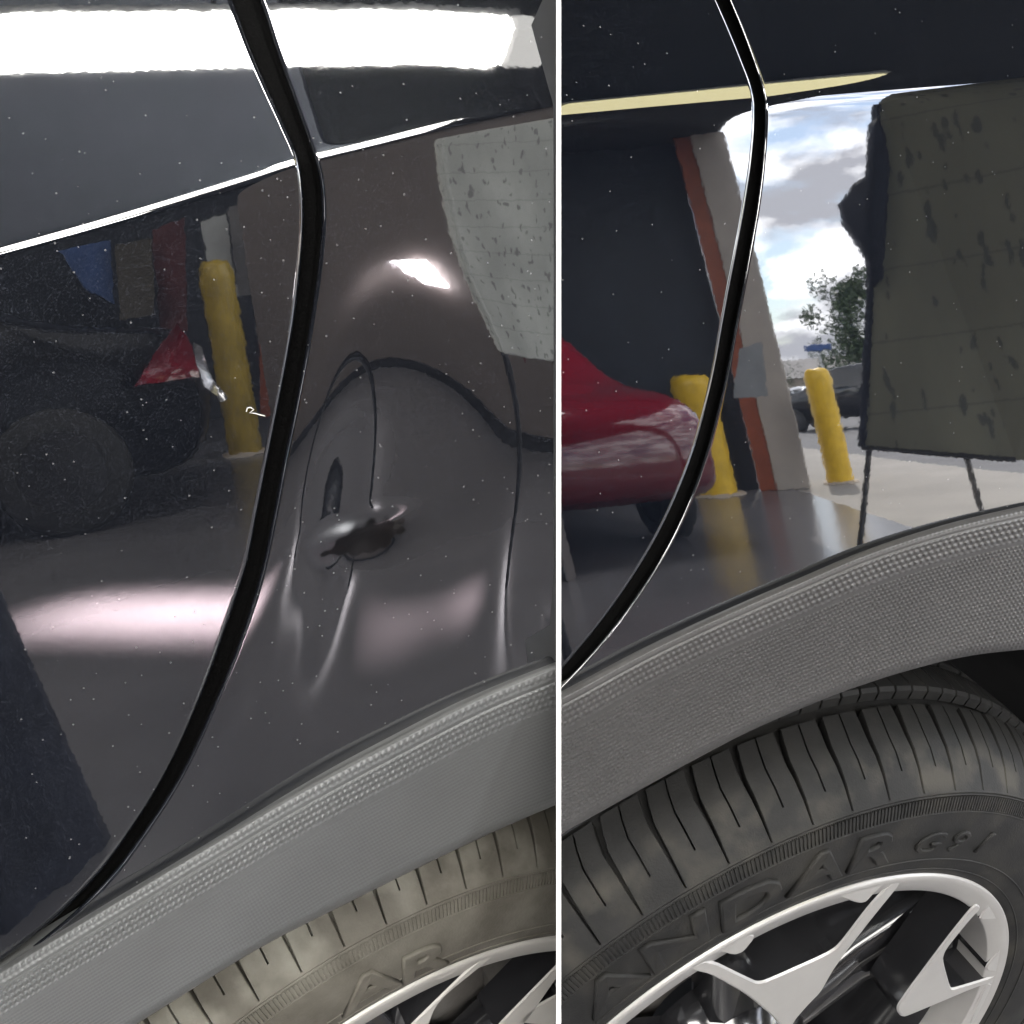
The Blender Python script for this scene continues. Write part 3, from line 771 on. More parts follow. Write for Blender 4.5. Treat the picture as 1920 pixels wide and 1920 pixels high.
def wall(name, a, b, z0, z1, th, mtl, label, cat='wall'):
    a, b = np.array(a), np.array(b); c = (a + b) / 2; L = np.linalg.norm(b - a)
    o = boxo(name, (0, 0, 0), L, th, z1 - z0, mtl)
    o.matrix_world = Matrix.Translation((c[0], c[1], (z0 + z1) / 2)) @ Matrix.Rotation(math.atan2(b[1] - a[1], b[0] - a[0]), 4, 'Z')
    return tag(o, label, cat)
pilC = gnd(HR, 1489, 915); orC = gnd(HR, 1450, 918)
wall('shutter_wall', orC[:2] + [.12, -.25], (3.9, -11.0), 0, ZC, .15, M_DARKW, 'dark navy roller shutter wall beside the orange post')
wb0, wb1 = gnd(HL, 520, 868)[:2], gnd(HL, 1040, 868)[:2]
wdir = (wb1 - wb0) / np.linalg.norm(wb1 - wb0); wnr = np.array([wdir[1], -wdir[0]])
wall('partition_wall', wb0 + wnr * .08, wb1 + wdir * .25 + wnr * .08, 0, ZC, .14, M_BROWNW, 'brown grey partition wall behind the white easel board')
sk = wall('skirting_board', wb0, wb1 + wdir * .25, 0.004, .085, .02, M_BLACK, 'black skirting along the foot of the brown partition wall', 'skirting')
wall('back_wall', (-5.5, -9.3), (4.2, -9.3), 0, ZC, .15, M_DARKW, 'dark back wall behind the yellow bollard and white sheet')
wall('side_wall', (-6.5, -9.3), (-6.5, 4), 0, ZC, .15, M_DARKW, 'dark side wall of the left bay')

wall('rear_wall', (-6.4, 1.7), (.75, 1.7), 0, ZC, .15, M_DARKW, 'dark wall behind the two black cars')
# pillar and orange post of the doorway
az = math.atan2(pilC[1], pilC[0])
boxo('door_pillar', (pilC[0], pilC[1], ZC / 2), .3, .34, ZC, M_BEIGE, None, az, .01); tag(bpy.data.objects['door_pillar'], 'beige rendered door pillar beside the orange post', 'pillar')
op = boxo('orange_post', (orC[0], orC[1], ZC / 2), .2, .26, ZC, M_ORANGE, None, az, .015); tag(op, 'orange steel door track post beside the beige pillar', 'post')

def bollard(p, h, r, label, mtl=None):
    t = thing('bollard', label, 'bollard', (p[0], p[1], 0), 'yellow bollards by the doorway')
    prof = [(r, 0), (r, h * .82), (r * 1.01, h * .9), (r * .93, h * .96), (r * .7, h * .99), (0, h)]
    n = 24; V, Fc = [], []
    for rr, z in prof:
        for i in range(n): V.append((p[0] + rr * math.cos(2 * math.pi * i / n), p[1] + rr * math.sin(2 * math.pi * i / n), z))
    for k in range(len(prof) - 1):
        for i in range(n): Fc.append((k * n + i, k * n + (i + 1) % n, (k + 1) * n + (i + 1) % n, (k + 1) * n + i))
    obj('post', V, Fc, mtl or M_YELLOW, t, True)
    cyl('foot_collar', (p[0], p[1], 0), (p[0], p[1], .02), r * 1.45, r * 1.3, M_TAN, t)
def h_at(H, foot, px, py):
    g = gnd(H, *foot); P, m = mirror(H, px, py); d = math.hypot(*(g[:2] - P[:2])); return P[2] + m[2] / math.hypot(m[0], m[1]) * d
g1 = gnd(HR, 1577, 905); bollard(g1, h_at(HR, (1577, 905), 1545, 688), .135, 'sunlit yellow bollard on the pale slab outside the doorway')
g2 = gnd(HR, 1345, 928); bollard(g2, 1.25, .22, 'stout yellow bollard inside beside the dark shutter')
g3 = gnd(HL, 462, 850); bollard(g3, h_at(HL, (462, 850), 398, 487), .125, 'slim yellow bollard in front of the white sheet', mat('darker_yellow_paint', (.36, .25, .03), .5, var=.22, vscale=7))  # left bollard gets a darker copy of the yellow

# easel boards with ruled lines and scribbles
def board_mat(name, c, line, sc):
    m = bpy.data.materials.new(name); m.use_nodes = True
    t = m.node_tree; b = t.nodes['Principled BSDF']; b.inputs['Roughness'].default_value = .6
    co = t.nodes.new('ShaderNodeTexCoord'); mp_ = t.nodes.new('ShaderNodeMapping'); mp_.inputs['Rotation'].default_value = (0, 0, 0)
    t.links.new(co.outputs['Generated'], mp_.inputs['Vector'])
    def nn(s, d, st=(1, 1, 1)):
        mm = t.nodes.new('ShaderNodeMapping'); mm.inputs['Scale'].default_value = st; t.links.new(co.outputs['Generated'], mm.inputs['Vector'])
        n = t.nodes.new('ShaderNodeTexNoise'); n.inputs['Scale'].default_value = s; n.inputs['Detail'].default_value = d
        t.links.new(mm.outputs[0], n.inputs['Vector']); return n
    base = nn(3, 5); r = t.nodes.new('ShaderNodeValToRGB'); r.color_ramp.elements[0].position = .35; r.color_ramp.elements[1].position = .7
    r.color_ramp.elements[0].color = (*[x * .78 for x in c], 1); r.color_ramp.elements[1].color = (*[min(1, x * 1.15) for x in c], 1)
    t.links.new(base.outputs['Fac'], r.inputs[0])
    sp = t.nodes.new('ShaderNodeSeparateXYZ'); t.links.new(co.outputs['Generated'], sp.inputs[0])
    def frac_lt(sock, mul, lt):
        a = t.nodes.new('ShaderNodeMath'); a.operation = 'MULTIPLY'; a.inputs[1].default_value = mul; t.links.new(sock, a.inputs[0])
        f = t.nodes.new('ShaderNodeMath'); f.operation = 'FRACT'; t.links.new(a.outputs[0], f.inputs[0])
        l = t.nodes.new('ShaderNodeMath'); l.operation = 'LESS_THAN'; l.inputs[1].default_value = lt; t.links.new(f.outputs[0], l.inputs[0]); return l
    ln = frac_lt(sp.outputs['Z'], 9, .03)
    # scribbles: cells of little marks in rows
    sc1 = nn(26, 1, (1, 1, .8)); sr = t.nodes.new('ShaderNodeValToRGB'); sr.color_ramp.elements[0].position = .63; sr.color_ramp.elements[1].position = .66
    t.links.new(sc1.outputs['Fac'], sr.inputs[0])
    mxx = t.nodes.new('ShaderNodeMath'); mxx.operation = 'MAXIMUM'
    k1 = t.nodes.new('ShaderNodeMath'); k1.operation = 'MULTIPLY'; k1.inputs[1].default_value = .35; t.links.new(ln.outputs[0], k1.inputs[0])
    k2 = t.nodes.new('ShaderNodeMath'); k2.operation = 'MULTIPLY'; k2.inputs[1].default_value = .7; t.links.new(sr.outputs[0], k2.inputs[0])
    t.links.new(k1.outputs[0], mxx.inputs[0]); t.links.new(k2.outputs[0], mxx.inputs[1])
    mx = t.nodes.new('ShaderNodeMixRGB'); mx.inputs[2].default_value = (*line, 1)
    t.links.new(mxx.outputs[0], mx.inputs[0]); t.links.new(r.outputs[0], mx.inputs[1]); t.links.new(mx.outputs[0], b.inputs['Base Color'])
    return m
M_BRDL = board_mat('white_marked_board', (.80, .81, .74), (.18, .18, .17), 1)
M_BRDR = board_mat('grey_marked_board', (.17, .165, .12), (.03, .035, .04), 1)

def easel(H, left_px, right_px, ytop, ybot, feet, mtl, label, extra_w=.0):
    gl, gr = gnd(H, *feet[0]), gnd(H, *feet[1])
    PL, mL_ = mirror(H, left_px, (ytop + ybot) / 2); dist = math.hypot(*(gl[:2] - PL[:2]))
    bl, br = hz(H, left_px, ybot, dist), None
    PR, mR_ = mirror(H, right_px, ybot); dr = math.hypot(*(gr[:2] - PR[:2])); br = hz(H, right_px, ybot, dr)
    tl = hz(H, left_px, ytop, dist)
    t = thing('easel_board', label, 'board', ((bl[0] + br[0]) / 2, (bl[1] + br[1]) / 2, 0))
    d = (br - bl)[:2]; L = np.linalg.norm(d); d = d / L; L += extra_w
    c = (bl[:2] + d * L / 2); z0, z1 = bl[2], tl[2]; rz = math.atan2(d[1], d[0])
    o = boxo('board_panel', (0, 0, 0), L, .025, z1 - z0, mtl, None, 0, .006)
    o.matrix_world = Matrix.Translation((c[0], c[1], (z0 + z1) / 2)) @ Matrix.Rotation(rz, 4, 'Z'); put(o, t)
    nr = np.array([-d[1], d[0]])
    for s_ in (0, 1):
        e = bl[:2] + d * (.02 if s_ == 0 else L - .02)
        bb = cyl('edge_trim', (e[0], e[1], z0), (e[0], e[1], z1), .016, .016, mtl if H is HL else M_NAVY, t, 8)
    for g, s_ in ((gl, .06), (gr, .8)):
        e = bl[:2] + d * L * s_
        cyl('leg', (g[0], g[1], 0), (e[0], e[1], z0), .018, .018, M_BLACK, t, 8)
    return t
def leaning_board():
    d = math.hypot(*gnd(HR, 1612, 1025)[:2])
    cor = [(1616, 838), (1644, 196), (1672, 176), (2060, 120), (2060, 872), (1905, 862)]
    V = [hz(HR, x, y, d) for x, y in cor]
    t = thing('easel_board', 'tall dark grey easel board with pencil marks on two black legs', 'board', (V[0][0], V[0][1], 0))
    P, m = mirror(HR, 1800, 500); bk = np.array([m[0], m[1], 0]) / math.hypot(m[0], m[1]) * .03; n = len(V)
    A = V + [v + bk for v in V]
    obj('board_panel', A, [tuple(range(n)), tuple(range(n, 2 * n))[::-1]] + [(i, (i + 1) % n, n + (i + 1) % n, n + i) for i in range(n)], M_BRDR, t)
    f = -bk / .03 * .012
    cyl('edge_trim', V[0] + f, V[1] + f, .022, .022, M_NAVY, t, 8); cyl('edge_trim', V[0] + f, V[5] + f, .014, .014, M_BLACK, t, 8)
    for foot, top in (((1612, 1025), (1630, 838)), ((1845, 975), (1812, 858))):
        g = gnd(HR, *foot); e = hz(HR, *top, d); cyl('leg', (g[0], g[1], 0), e, .016, .016, M_BLACK, t, 8)
leaning_board()
easel(HL, 862, 1100, 215, 712, ((872, 1120), (1100, 1080)), M_BRDL, 'white easel board with faint ruled lines before the brown wall')
# navy jacket over the grey board's edge
def jacket():
    d = math.hypot(*gnd(HR, 1612, 1025)[:2]) - .08
    pts = [(1628, 235), (1650, 215), (1668, 300), (1662, 420), (1655, 520), (1640, 540), (1632, 520), (1612, 470), (1580, 420), (1570, 385), (1600, 345), (1622, 330)]
    V = [hz(HR, x, y, d) for x, y in pts]; n = len(V); c = np.mean(V, 0); P, m = mirror(HR, 1620, 400)
    back = np.array([m[0], m[1], 0]) / math.hypot(m[0], m[1])
    A = [v for v in V] + [c + (v - c) * .8 - back * .05 for v in V] + [v + back * .03 for v in V]
    Fc = [tuple(range(n, 2 * n))] + [tuple(range(2 * n, 3 * n))[::-1]]
    for i in range(n):
        j = (i + 1) % n; Fc += [(i, j, n + j, n + i), (2 * n + i, 2 * n + j, j, i)]
    tag(obj('jacket', A, Fc, M_NAVY, None, True), 'dark navy jacket hung over the left edge of the grey board', 'jacket')
jacket()

# parked cars seen in the lacquer
def parked(label, pos, rz, col, prof, belt, roof_z, width, lamp=None, gloss=.08, rough_m=None):
    t = thing('parked_car', label, 'car', (pos[0], pos[1], 0))
    T = Matrix.Translation((pos[0], pos[1], 0)) @ Matrix.Rotation(rz, 4, 'Z')
    body = mat('car_paint', col, gloss, ior=1.7 if gloss < .25 else 1.2, var=.06, vscale=2)
    pr = np.array(prof, float)
    for _ in range(2):
        a, b = pr, np.roll(pr, -1, 0); pr = np.stack([a * .78 + b * .22, a * .22 + b * .78], 1).reshape(-1, 2)
    n = len(pr); cols = [-.5, -.485, -.44, -.3, 0, .3, .44, .485, .5]; V, Fc = [], []
    for u_ in cols:
        for x, z in pr:
            tum = 1 - .17 * max(0, (z - belt)) / max(.05, roof_z - belt) - .05 * max(0, .5 - z)
            edge = 1 if abs(u_) < .45 else .965 if abs(u_) > .49 else .99
            cx, cz = pr[:, 0].mean(), .62
            V.append(((cx + (x - cx) * (1 - .06 * (2 * abs(u_)) ** 3)) * 1.0, u_ * width * tum, cz + (z - cz) * edge - .03 * (2 * abs(u_)) ** 4 * max(0, z - .5)))
    for k in range(len(cols) - 1):
        for i in range(n): Fc.append((k * n + i, k * n + (i + 1) % n, (k + 1) * n + (i + 1) % n, (k + 1) * n + i))
    Fc += [tuple(range(n))[::-1], tuple(range((len(cols) - 1) * n, len(cols) * n))]
    o = obj('body', V, Fc, body, None, True); o.matrix_world = T; put(o, t)
    xs = [p[0] for p in prof if p[1] > belt + .25]; xa, xb = min(xs), max(xs)
    for sy in (-1, 1):
        for (p, q) in ((xa + .05, (xa + xb) / 2 - .04), ((xa + xb) / 2 + .04, xb - .05)):
            w = width * .5
            V = []
            for x, z in ((p - .12 * (p < 0 or 1) * (1 if p == xa + .05 else 0), belt + .04), (q + (.25 if q == xb - .05 else 0), belt + .04), (q, roof_z - .13), (p + (.1 if p == xa + .05 else 0), roof_z - .13)):
                tum = 1 - .17 * max(0, z - belt) / (roof_z - belt); V.append((x, sy * (w * tum * .99 + .006), z))
            V += [(x, y - sy * .03, z) for x, y, z in V]
            g = obj('window', V, [(0, 1, 2, 3), (7, 6, 5, 4), (0, 4, 5, 1), (1, 5, 6, 2), (2, 6, 7, 3), (3, 7, 4, 0)], M_GLASS); g.matrix_world = T; put(g, t)
        for wx in (prof[0][0] * 0 + min(pr[:, 0]) + .82, max(pr[:, 0]) - .85):
            y0 = sy * width * .5
            wprof = [(.0, .015), (.19, .02), (.21, .03), (.22, .025), (.30, .03), (.33, .0), (.33, -.17), (.2, -.19)]
            th = np.linspace(0, 2 * math.pi, 33); V, Fc = [], []
            for a in th[:-1]:
                for r, z in wprof: V.append((wx + r * math.cos(a), y0 + sy * (z - .01), .33 + r * math.sin(a)))
            m_ = len(wprof)
            for i in range(32):
                for j in range(m_ - 1): Fc.append((i * m_ + j, ((i + 1) % 32) * m_ + j, ((i + 1) % 32) * m_ + j + 1, i * m_ + j + 1))
            wh = obj('wheel', V, Fc, M_TYREB, None, True); wh.matrix_world = T; put(wh, t)
            hb = []
            for a in np.linspace(0, 2 * math.pi, 21)[:-1]: hb.append((wx + .2 * math.cos(a), y0 + sy * .022, .33 + .2 * math.sin(a)))
            hb.append((wx, y0 + sy * .035, .33))
            h2 = obj('hub_cap', hb, [(i, (i + 1) % 20, 20) for i in range(20)], M_HUB); h2.matrix_world = T; put(h2, wh)
    if lamp is not None:
        ml = mat('lamp_lens', (.45, .012, .018), .08, var=.15, vscale=9, emit=(1, .02, .03), estr=lamp[3])
        for sy in (-1, 1):
            x0, x1, (z0, z1) = lamp[0], lamp[1], lamp[2]; w = width * .5
            V = [(x0, sy * w * 1.0, z0), (x1 + .06, sy * w * 1.0, (z0 + z1) / 2 - .04), (x1, sy * w * .98, z1), (x1 + .05, sy * w * .6, z1), (x0 + .1, sy * w * .55, z0)]
            V = [(x, y + sy * .012, z) for x, y, z in V]; V += [(x * 1.0 + .03, y * .9, z) for x, y, z in V]
            l = obj('lamp', V, [(0, 1, 2, 3, 4), (9, 8, 7, 6, 5)] + [(i, (i + 1) % 5, 5 + (i + 1) % 5, 5 + i) for i in range(5)], ml); l.matrix_world = T; put(l, t)
    return t
SEDAN = [(-2.2, .3), (-2.28, .62), (-2.2, .92), (-2.05, 1.0), (-1.5, 1.04), (-.75, 1.42), (.3, 1.46), (1.05, 1.02), (1.9, .86), (2.2, .68), (2.25, .35), (1.9, .22), (-1.9, .22)]
SUV = [(-2.2, .38), (-2.26, .8), (-2.2, 1.1), (-1.9, 1.62), (-1.2, 1.72), (.2, 1.70), (.95, 1.15), (1.9, 1.02), (2.18, .85), (2.22, .42), (1.9, .3), (-1.9, .3)]
# dark saloon, tail towards the bollard
tail = gnd(HL, 432, 955); P_, m_ = mirror(HL, 200, 900); va = math.atan2(m_[0], -m_[1])
dirx = np.array([math.cos(va), math.sin(va)])
cdir = -dirx
saloon = parked('dark saloon with a red tail lamp in front of the yellow bollard', tail[:2] + cdir * 2.2 + np.array([math.sin(va), -math.cos(va)]) * .9, math.atan2(cdir[1], cdir[0]), (.008, .009, .012), SEDAN, .98, 1.46, 1.75, None, .3)
dt = math.hypot(*(tail[:2] - mirror(HL, 340, 700)[0][:2])) - .06
M_LENS = mat('red_lens', (.20, .006, .016), .12, var=.2, vscale=14)
def saloon_part(name, pts, mtl, d, th=.05):
    V = [hz(HL, x, y, d) for x, y in pts]; P, m = mirror(HL, *pts[0]); bk = np.array([m[0], m[1], 0]) / math.hypot(m[0], m[1]) * th
    n = len(V); A = V + [v + bk for v in V] + [np.mean(V, 0) - bk * 1.2]
    return obj(name, A, [(i, (i + 1) % n, 2 * n) for i in range(n)] + [tuple(range(n, 2 * n))[::-1]] + [(i, (i + 1) % n, n + (i + 1) % n, n + i) for i in range(n)], mtl, saloon, True)
saloon_part('tail_lamp', [(252, 725), (285, 672), (332, 606), (352, 632), (368, 672), (372, 706), (330, 712)], M_LENS, dt)
saloon_part('chrome_trim', [(362, 640), (378, 652), (396, 705), (428, 748), (415, 752), (384, 722), (370, 690)], mat('chrome_trim', (.6, .6, .62), .15, metal=.8, var=.1, vscale=20), dt - .005, .03)
# red car by the shutter
P_, m_ = mirror(HR, 1200, 900); va = math.atan2(m_[0], -m_[1]); dirx = np.array([math.cos(va), math.sin(va)])
nose = hz(HR, 1118, 900, 5.2)
rad_ = np.array([math.sin(va), -math.cos(va)]); dirx = (dirx * .42 - rad_ * .907)
parked('dark red car with a shiny bonnet beside the yellow bollard', nose[:2] - dirx * 2.15, math.atan2(dirx[1], dirx[0]), (.14, .006, .015), SUV, 1.08, 1.72, 1.8, None, .1)
# out on the lot
p = gnd(HR, 1590, 785); P_, m_ = mirror(HR, 1590, 785); va = math.atan2(m_[0], -m_[1]); dirx = np.array([math.cos(va), math.sin(va)])
parked('black SUV parked on the lot beyond the yellow bollard', p[:2] * .72 + dirx * .3, math.atan2(-dirx[1], -dirx[0]) + .35, (.01, .011, .013), SUV, 1.08, 1.72, 1.85)
p = gnd(HR, 1508, 783)
parked('white hatchback parked on the lot beside the black SUV', p[:2] * .92, math.atan2(-dirx[1], -dirx[0]) + .5, (.7, .7, .72), SEDAN, .98, 1.46, 1.75)

# far side of the lot
def tree(p, h, r, label, seed, n=1500, low=.35):
    t = thing('tree', label, 'tree', (p[0], p[1], 0), 'trees across the lot'); rg = np.random.default_rng(seed)
    cyl('trunk', (p[0], p[1], 0), (p[0], p[1], h * .75), h * .025, h * .008, M_BARK, t, 8)
    cl = [(rg.normal(0, r * .30), rg.normal(0, r * .30), h * (low + (1 - low) * rg.random()), r * rg.uniform(.25, .5)) for _ in range(26)]
    V, Fc = [], []
    for i in range(n):
        cx, cy, cz, cr = cl[rg.integers(len(cl))]; d = rg.normal(size=3); d *= cr / np.linalg.norm(d) * rg.random() ** .4
        c = np.array([p[0] + cx, p[1] + cy, min(cz, h)]) + d; a, b = rg.normal(size=3), rg.normal(size=3)
        s_ = h * .014; a *= s_ / np.linalg.norm(a); b *= s_ / np.linalg.norm(b); k = len(V)
        V += [c - a, c + b, c + a, c - b]; Fc.append((k, k + 1, k + 2, k + 3))
    obj('crown', V, Fc, M_LEAF, t)
q = hz(HR, 1618, 700, 48); tree(q, 6.9, 2.0, 'tall loose tree across the lot beside the grey board', 1, 4200)
q = hz(HR, 1586, 700, 60); tree(q, 4.2, 2.6, 'low rounded tree across the lot behind the black SUV', 2, 900, .2)
q = hz(HR, 1549, 700, 70); tree(q, 5.4, 1.2, 'narrow dark tree across the lot behind the outdoor bollard', 3, 700, .15)
q = hz(HR, 1482, 700, 55); tree(q, 2.9, 1.8, 'bushy tree across the lot beside the beige pillar', 4, 900, .15)
q = hz(HR, 1570, 740, 80)
b = thing('far_building', 'low tan building with a grey roof across the lot', 'building', (q[0], q[1], 0))
az2 = math.atan2(q[1], q[0])
boxo('wall', (q[0], q[1], 1.3), 6, 44, 2.6, M_TAN, b, az2)
V = [(-3.4, -22.4, 2.61), (3.4, -22.4, 2.61), (0, -22, 4.2), (-3.4, 22.4, 2.61), (3.4, 22.4, 2.61), (0, 22, 4.2)]
o = obj('roof', V, [(0, 2, 5, 3), (2, 1, 4, 5), (0, 1, 2), (3, 5, 4), (0, 3, 4, 1)], mat('grey_roof', (.2, .19, .19), .8, var=.1, vscale=.5)); o.matrix_world = Matrix.Translation((q[0], q[1], 0)) @ Matrix.Rotation(az2, 4, 'Z'); put(o, b)
q = hz(HR, 1545, 700, 42)
t = thing('lamp_post', 'slim lamp post with a blue head across the lot', 'lamp post', (q[0], q[1], 0))
zt = hz(HR, 1545, 655, 42)[2]
cyl('pole', (q[0], q[1], 0), (q[0], q[1], zt), .07, .05, M_GREYB, t, 8)
boxo('lamp_head', (q[0], q[1], zt + .1), .5, 1.1, .28, M_BLUE, t, az2, .05)

# things along the back wall of the left bay
def hang(name, H, pts, d, mtl, label, cat, th=.05):
    V = [hz(H, x, y, d) for x, y in pts]; P, m = mirror(H, *pts[0]); bk = np.array([m[0], m[1], 0]) / math.hypot(m[0], m[1]) * th
    n = len(V); A = V + [v + bk for v in V]
    o = obj(name, A, [tuple(range(n)), tuple(range(n, 2 * n))[::-1]] + [(i, (i + 1) % n, n + (i + 1) % n, n + i) for i in range(n)], mtl)
    return tag(o, label, cat)
hang('sheet_panel', HL, [(378, 415), (425, 400), (438, 520), (450, 555), (398, 560)], 7.9, M_GREYB, 'white torn sheet panel leaning behind the slim yellow bollard', 'panel')
hang('leaning_sheet', HL, [(428, 385), (470, 378), (482, 550), (446, 558)], 8.2, mat('grey_panel_paint', (.16, .15, .145), .7, var=.1, vscale=3), 'grey panel beside the white torn sheet', 'panel')
hang('red_post', HL, [(474, 365), (500, 358), (512, 780), (490, 780)], 7.6, M_ORANGE, 'narrow orange red post near the brown partition wall', 'post', .12)
hang('blue_tarp', HL, [(100, 460), (205, 445), (215, 570), (160, 540), (120, 480)], 8.4, M_BLUE, 'blue tarpaulin hanging on the dark back wall', 'tarpaulin')
hang('maroon_curtain', HL, [(285, 430), (345, 405), (352, 620), (300, 615)], 8.5, M_MAROON, 'maroon curtain hanging on the dark back wall', 'curtain')
hang('brown_cabinet', HL, [(215, 460), (285, 445), (290, 590), (225, 600)], 8.3, mat('brown_cabinet_paint', (.06, .05, .035), .6, var=.2, vscale=3), 'brown cabinet front beside the maroon curtain', 'cabinet')
# grey sign on the shutter at the right
hang('grey_sign', HR, [(1385, 655), (1428, 640), (1440, 742), (1375, 748)], 8.6, mat('grey_sign_paint', (.22, .23, .24), .6, var=.1, vscale=4), 'grey sign on the dark shutter beside the orange post', 'sign', .03)

# ------------------------------------------------------------------ lamps
def lamp_mat(name, col, s): return mat(name, (.8, .8, .8), .5, emit=col, estr=s, var=.01)
def tube_lamp(p0, p1, w, col, s, label, end_cap=.0, h=.07):
    p0, p1 = np.array(p0), np.array(p1); d = (p1 - p0)[:2]; L = np.linalg.norm(d); d /= L; c = (p0 + p1) / 2; rz = math.atan2(d[1], d[0])
    z = p0[2]
    t = thing('ceiling_lamp', label, 'lamp', (c[0], c[1], z))
    boxo('diffuser', (c[0], c[1], z), L, w, h, lamp_mat('tube_glow', col, s), t, rz, .02)
    boxo('housing', (c[0], c[1], z + h / 2 + .03), L + .1, w * .7, .055, M_GREYB, t, rz, .01)
    for s_ in (0, 1):
        e = (p0 if s_ == 0 else p1)[:2] - (d if s_ == 0 else -d) * .07
        boxo('end_cap', (e[0], e[1], z), .14, w, h, lamp_mat('end_cap_glow', col, s * .05), t, rz, .02)
    e = c; cyl('hanger', (c[0], c[1], z + h / 2 + .05), (c[0], c[1], ZC), .008, .008, M_BLACK, t, 6)
    return t
def panel_lamp(c, sx, sy, rz, col, s, label, z=None, name='ceiling_lamp'):
    z = c[2] if z is None else z
    t = thing(name, label, 'lamp', (c[0], c[1], z))
    boxo('diffuser', (c[0], c[1], z), sx, sy, .03, lamp_mat('panel_glow', col, s), t, rz, .006)
    boxo('housing', (c[0], c[1], z + .045), sx + .06, sy + .06, .056, M_GREYB, t, rz, .01)
    if z + .1 < ZC: cyl('hanger', (c[0], c[1], z + .07), (c[0], c[1], ZC), .01, .01, M_BLACK, t, 6)
    return t
ZT = 3.0
a = refl_pt(HL, shape_L, 945, 78, z=ZT); b = refl_pt(HL, shape_L, 10, 82, z=ZT)
u0 = refl_pt(HL, shape_L, 500, 36, z=ZT); u1 = refl_pt(HL, shape_L, 500, 122, z=ZT)
dirab = (a - b)[:2] / np.linalg.norm((a - b)[:2]); wd = abs(dirab[0] * (u1 - u0)[1] - dirab[1] * (u1 - u0)[0])
tube_lamp(b - np.array([*dirab, 0]) * .5, a, float(wd), (1, .98, .93), 10, 'long white tube lamp under the pale ceiling, closest to the dented car')
# wide lamp further back, mirrored along the crease of the dented car
ZL = 3.3
def crease_lamp(H, shape, K, x0, x1, w0, w1, z, col, s, label):
    p = [refl_pt(H, shape, x, float(K(x)) - w, z=z) for x in (x0, x1) for w in (w0, w1)]
    c0, c1 = (p[0] + p[1]) / 2, (p[2] + p[3]) / 2; d = (c1 - c0)[:2]; L = np.linalg.norm(d); d = d / L
    wd = abs(d[0] * (p[1] - p[0])[1] - d[1] * (p[1] - p[0])[0]); wd2 = abs(d[0] * (p[3] - p[2])[1] - d[1] * (p[3] - p[2])[0])
    return panel_lamp((c0 + c1) / 2, L, (wd + wd2) / 2, math.atan2(d[1], d[0]), col, s, label, z)
crease_lamp(HL, shape_L, KcL, -60, 820, 8, -1, ZL, (1, .97, .92), 2.6, 'broad white panel lamp under the pale ceiling behind the tube lamp')
crease_lamp(HR, shape_R, KcR, 980, 1540, 22, 1, 3.45, (1, .90, .46), .6, 'broad pale yellow panel lamp under the dark roof deck')
panel_lamp((-2.4, -3.2, 3.52), 1.5, .6, .2, (1, .97, .93), 8, 'added fill lamp panel over the dark saloon, under the pale ceiling')  # added lamp, general fill for the left bay
panel_lamp((.4, -5.6, 3.52), 1.5, .6, .1, (1, .97, .93), 6, 'added fill lamp panel between the saloon and the slim bollard, under the pale ceiling')  # added lamp, brightens the back of the left bay
panel_lamp((4.3, -3.9, 3.52), 1.5, .6, -.6, (.96, .98, 1), 17, 'added fill lamp panel by the red car, under the dark roof deck')  # added lamp, lifts the right bay and its floor
panel_lamp((.9, -2.0, 3.52), 1.0, .5, .1, (1, .97, .93), 7, 'added small fill lamp panel before both black cars')  # added lamp, fill from above on the car fronts and white board
# pinkish floodlight pool on the floor
pa, pb = gnd(HL, 40, 1150), gnd(HL, 640, 1150)
al = bpy.data.lights.new('floodlight', 'AREA'); al.shape = 'RECTANGLE'; al.size = float(np.linalg.norm(pb - pa)) * .8; al.size_y = .22; al.spread = math.radians(14)
al.energy = 17; al.color = (1, .82, .84)
fl = thing('floodlight', 'slim pinkish floodlight bar hung under the pale ceiling', 'lamp', ((pa[0] + pb[0]) / 2, (pa[1] + pb[1]) / 2, 2.6))
lo = bpy.data.objects.new('light', al); COL.objects.link(lo); c = (pa + pb) / 2
lo.matrix_world = Matrix.Translation((c[0], c[1], 2.6)) @ Matrix.Rotation(math.atan2((pb - pa)[1], (pb - pa)[0]), 4, 'Z'); put(lo, fl)
boxo('housing', (c[0], c[1], 2.66), al.size + .06, .28, .06, M_GREYB, fl, math.atan2((pb - pa)[1], (pb - pa)[0]), .01)
cyl('hanger', (c[0], c[1], 2.69), (c[0], c[1], ZC), .01, .01, M_BLACK, fl, 6)
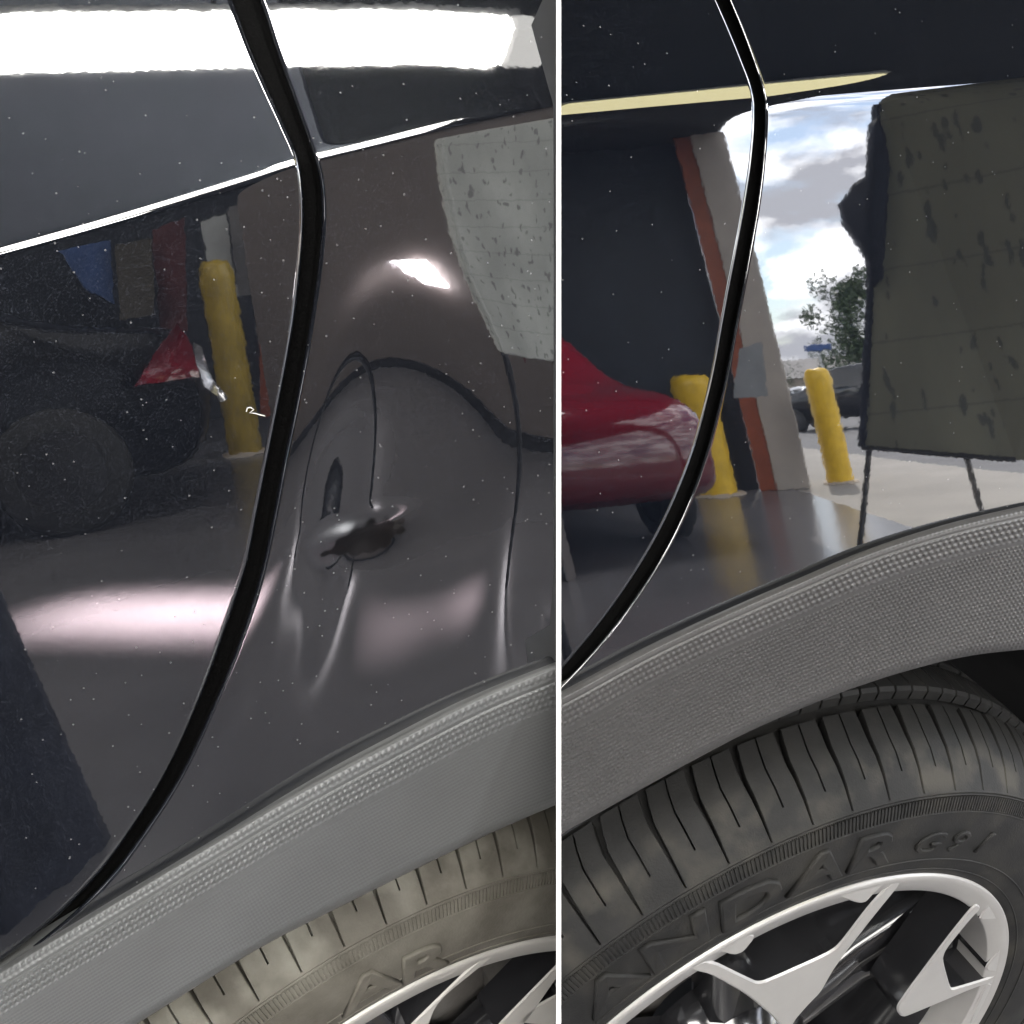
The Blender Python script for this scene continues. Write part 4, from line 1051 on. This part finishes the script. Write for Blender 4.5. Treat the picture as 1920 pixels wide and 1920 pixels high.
# small bright lamps on the brown wall
def wall_lamp(pts, label):
    V = [hz(HL, x, y, 0.1) for x, y in pts]; W_ = []
    for x, y in pts:
        P, m = mirror(HL, x, y); w0 = np.array([*wb0, 0]); nn = np.array([*wnr, 0]); t_ = ((w0 - P) @ nn - .06) / (m @ nn); W_.append(P + m * t_)
    t = thing('wall_lamp', label, 'lamp', tuple(np.mean(W_, 0)))
    A = W_ + [w + np.array([*wnr, 0]) * .055 for w in W_]; n = len(W_)
    obj('diffuser', A, [tuple(range(n)), tuple(range(n, 2 * n))[::-1]] + [(i, (i + 1) % n, n + (i + 1) % n, n + i) for i in range(n)], lamp_mat('wall_lamp_glow', (1, .95, 1), 12), t)
wall_lamp([(757, 545), (782, 542), (803, 606), (782, 608)], 'small bright lamp on the brown partition wall beside the white easel board')

# made-up draped cone giving the dark reflection of a person's legs
c = gnd(HL, 60, 1660); V, Fc = [], []
rgs = np.random.default_rng(7); n = 36; wav = [1 + .08 * math.sin(5 * 2 * math.pi * i / n) + .05 * math.sin(9 * 2 * math.pi * i / n) for i in range(n)]
for r, z, w in ((0, .60, 0), (.10, .60, 0), (.125, .57, .2), (.14, .4, .7), (.165, .2, 1), (.19, .0, 1.2)):
    for i in range(n): V.append((c[0] - .06 + r * (1 + (wav[i] - 1) * w) * math.cos(2 * math.pi * i / n), c[1] - .1 + r * (1 + (wav[i] - 1) * w) * math.sin(2 * math.pi * i / n), z))
for k in range(5):
    for i in range(n): Fc.append((k * n + i, k * n + (i + 1) % n, (k + 1) * n + (i + 1) % n, (k + 1) * n + i))
tag(obj('legs_stand_in', V, Fc, M_NAVY, None, True), 'made-up dark draped cone standing in for the mirrored legs of a person', 'stand-in')
# a thread of lint stuck to the door edge
pts = [(462, 772), (464, 765), (470, 764), (476, 768), (468, 774), (478, 775), (488, 778), (497, 780)]
V, Fc = [], []
Pn = on_plane(np.array([p[0] for p in pts], float), np.array([p[1] for p in pts], float), HL.pn, HL.X, .0006)
for i, p in enumerate(Pn):
    tdir = Pn[min(i + 1, len(Pn) - 1)] - Pn[max(i - 1, 0)]; tdir /= np.linalg.norm(tdir)
    a_ = np.cross(tdir, HL.pn); a_ /= np.linalg.norm(a_); b_ = np.cross(tdir, a_)
    for k in range(6): V.append(p + .00016 * (a_ * math.cos(k * math.pi / 3) + b_ * math.sin(k * math.pi / 3)))
for i in range(len(pts) - 1):
    for k in range(6): Fc.append((i * 6 + k, i * 6 + (k + 1) % 6, i * 6 + 6 + (k + 1) % 6, i * 6 + 6 + k))
tag(obj('lint_thread', V, Fc, mat('pale_lint', (.5, .48, .44), .9, var=.1, vscale=300), None, True), 'tiny curled thread of pale lint stuck beside the gap of the dented car', 'thread')
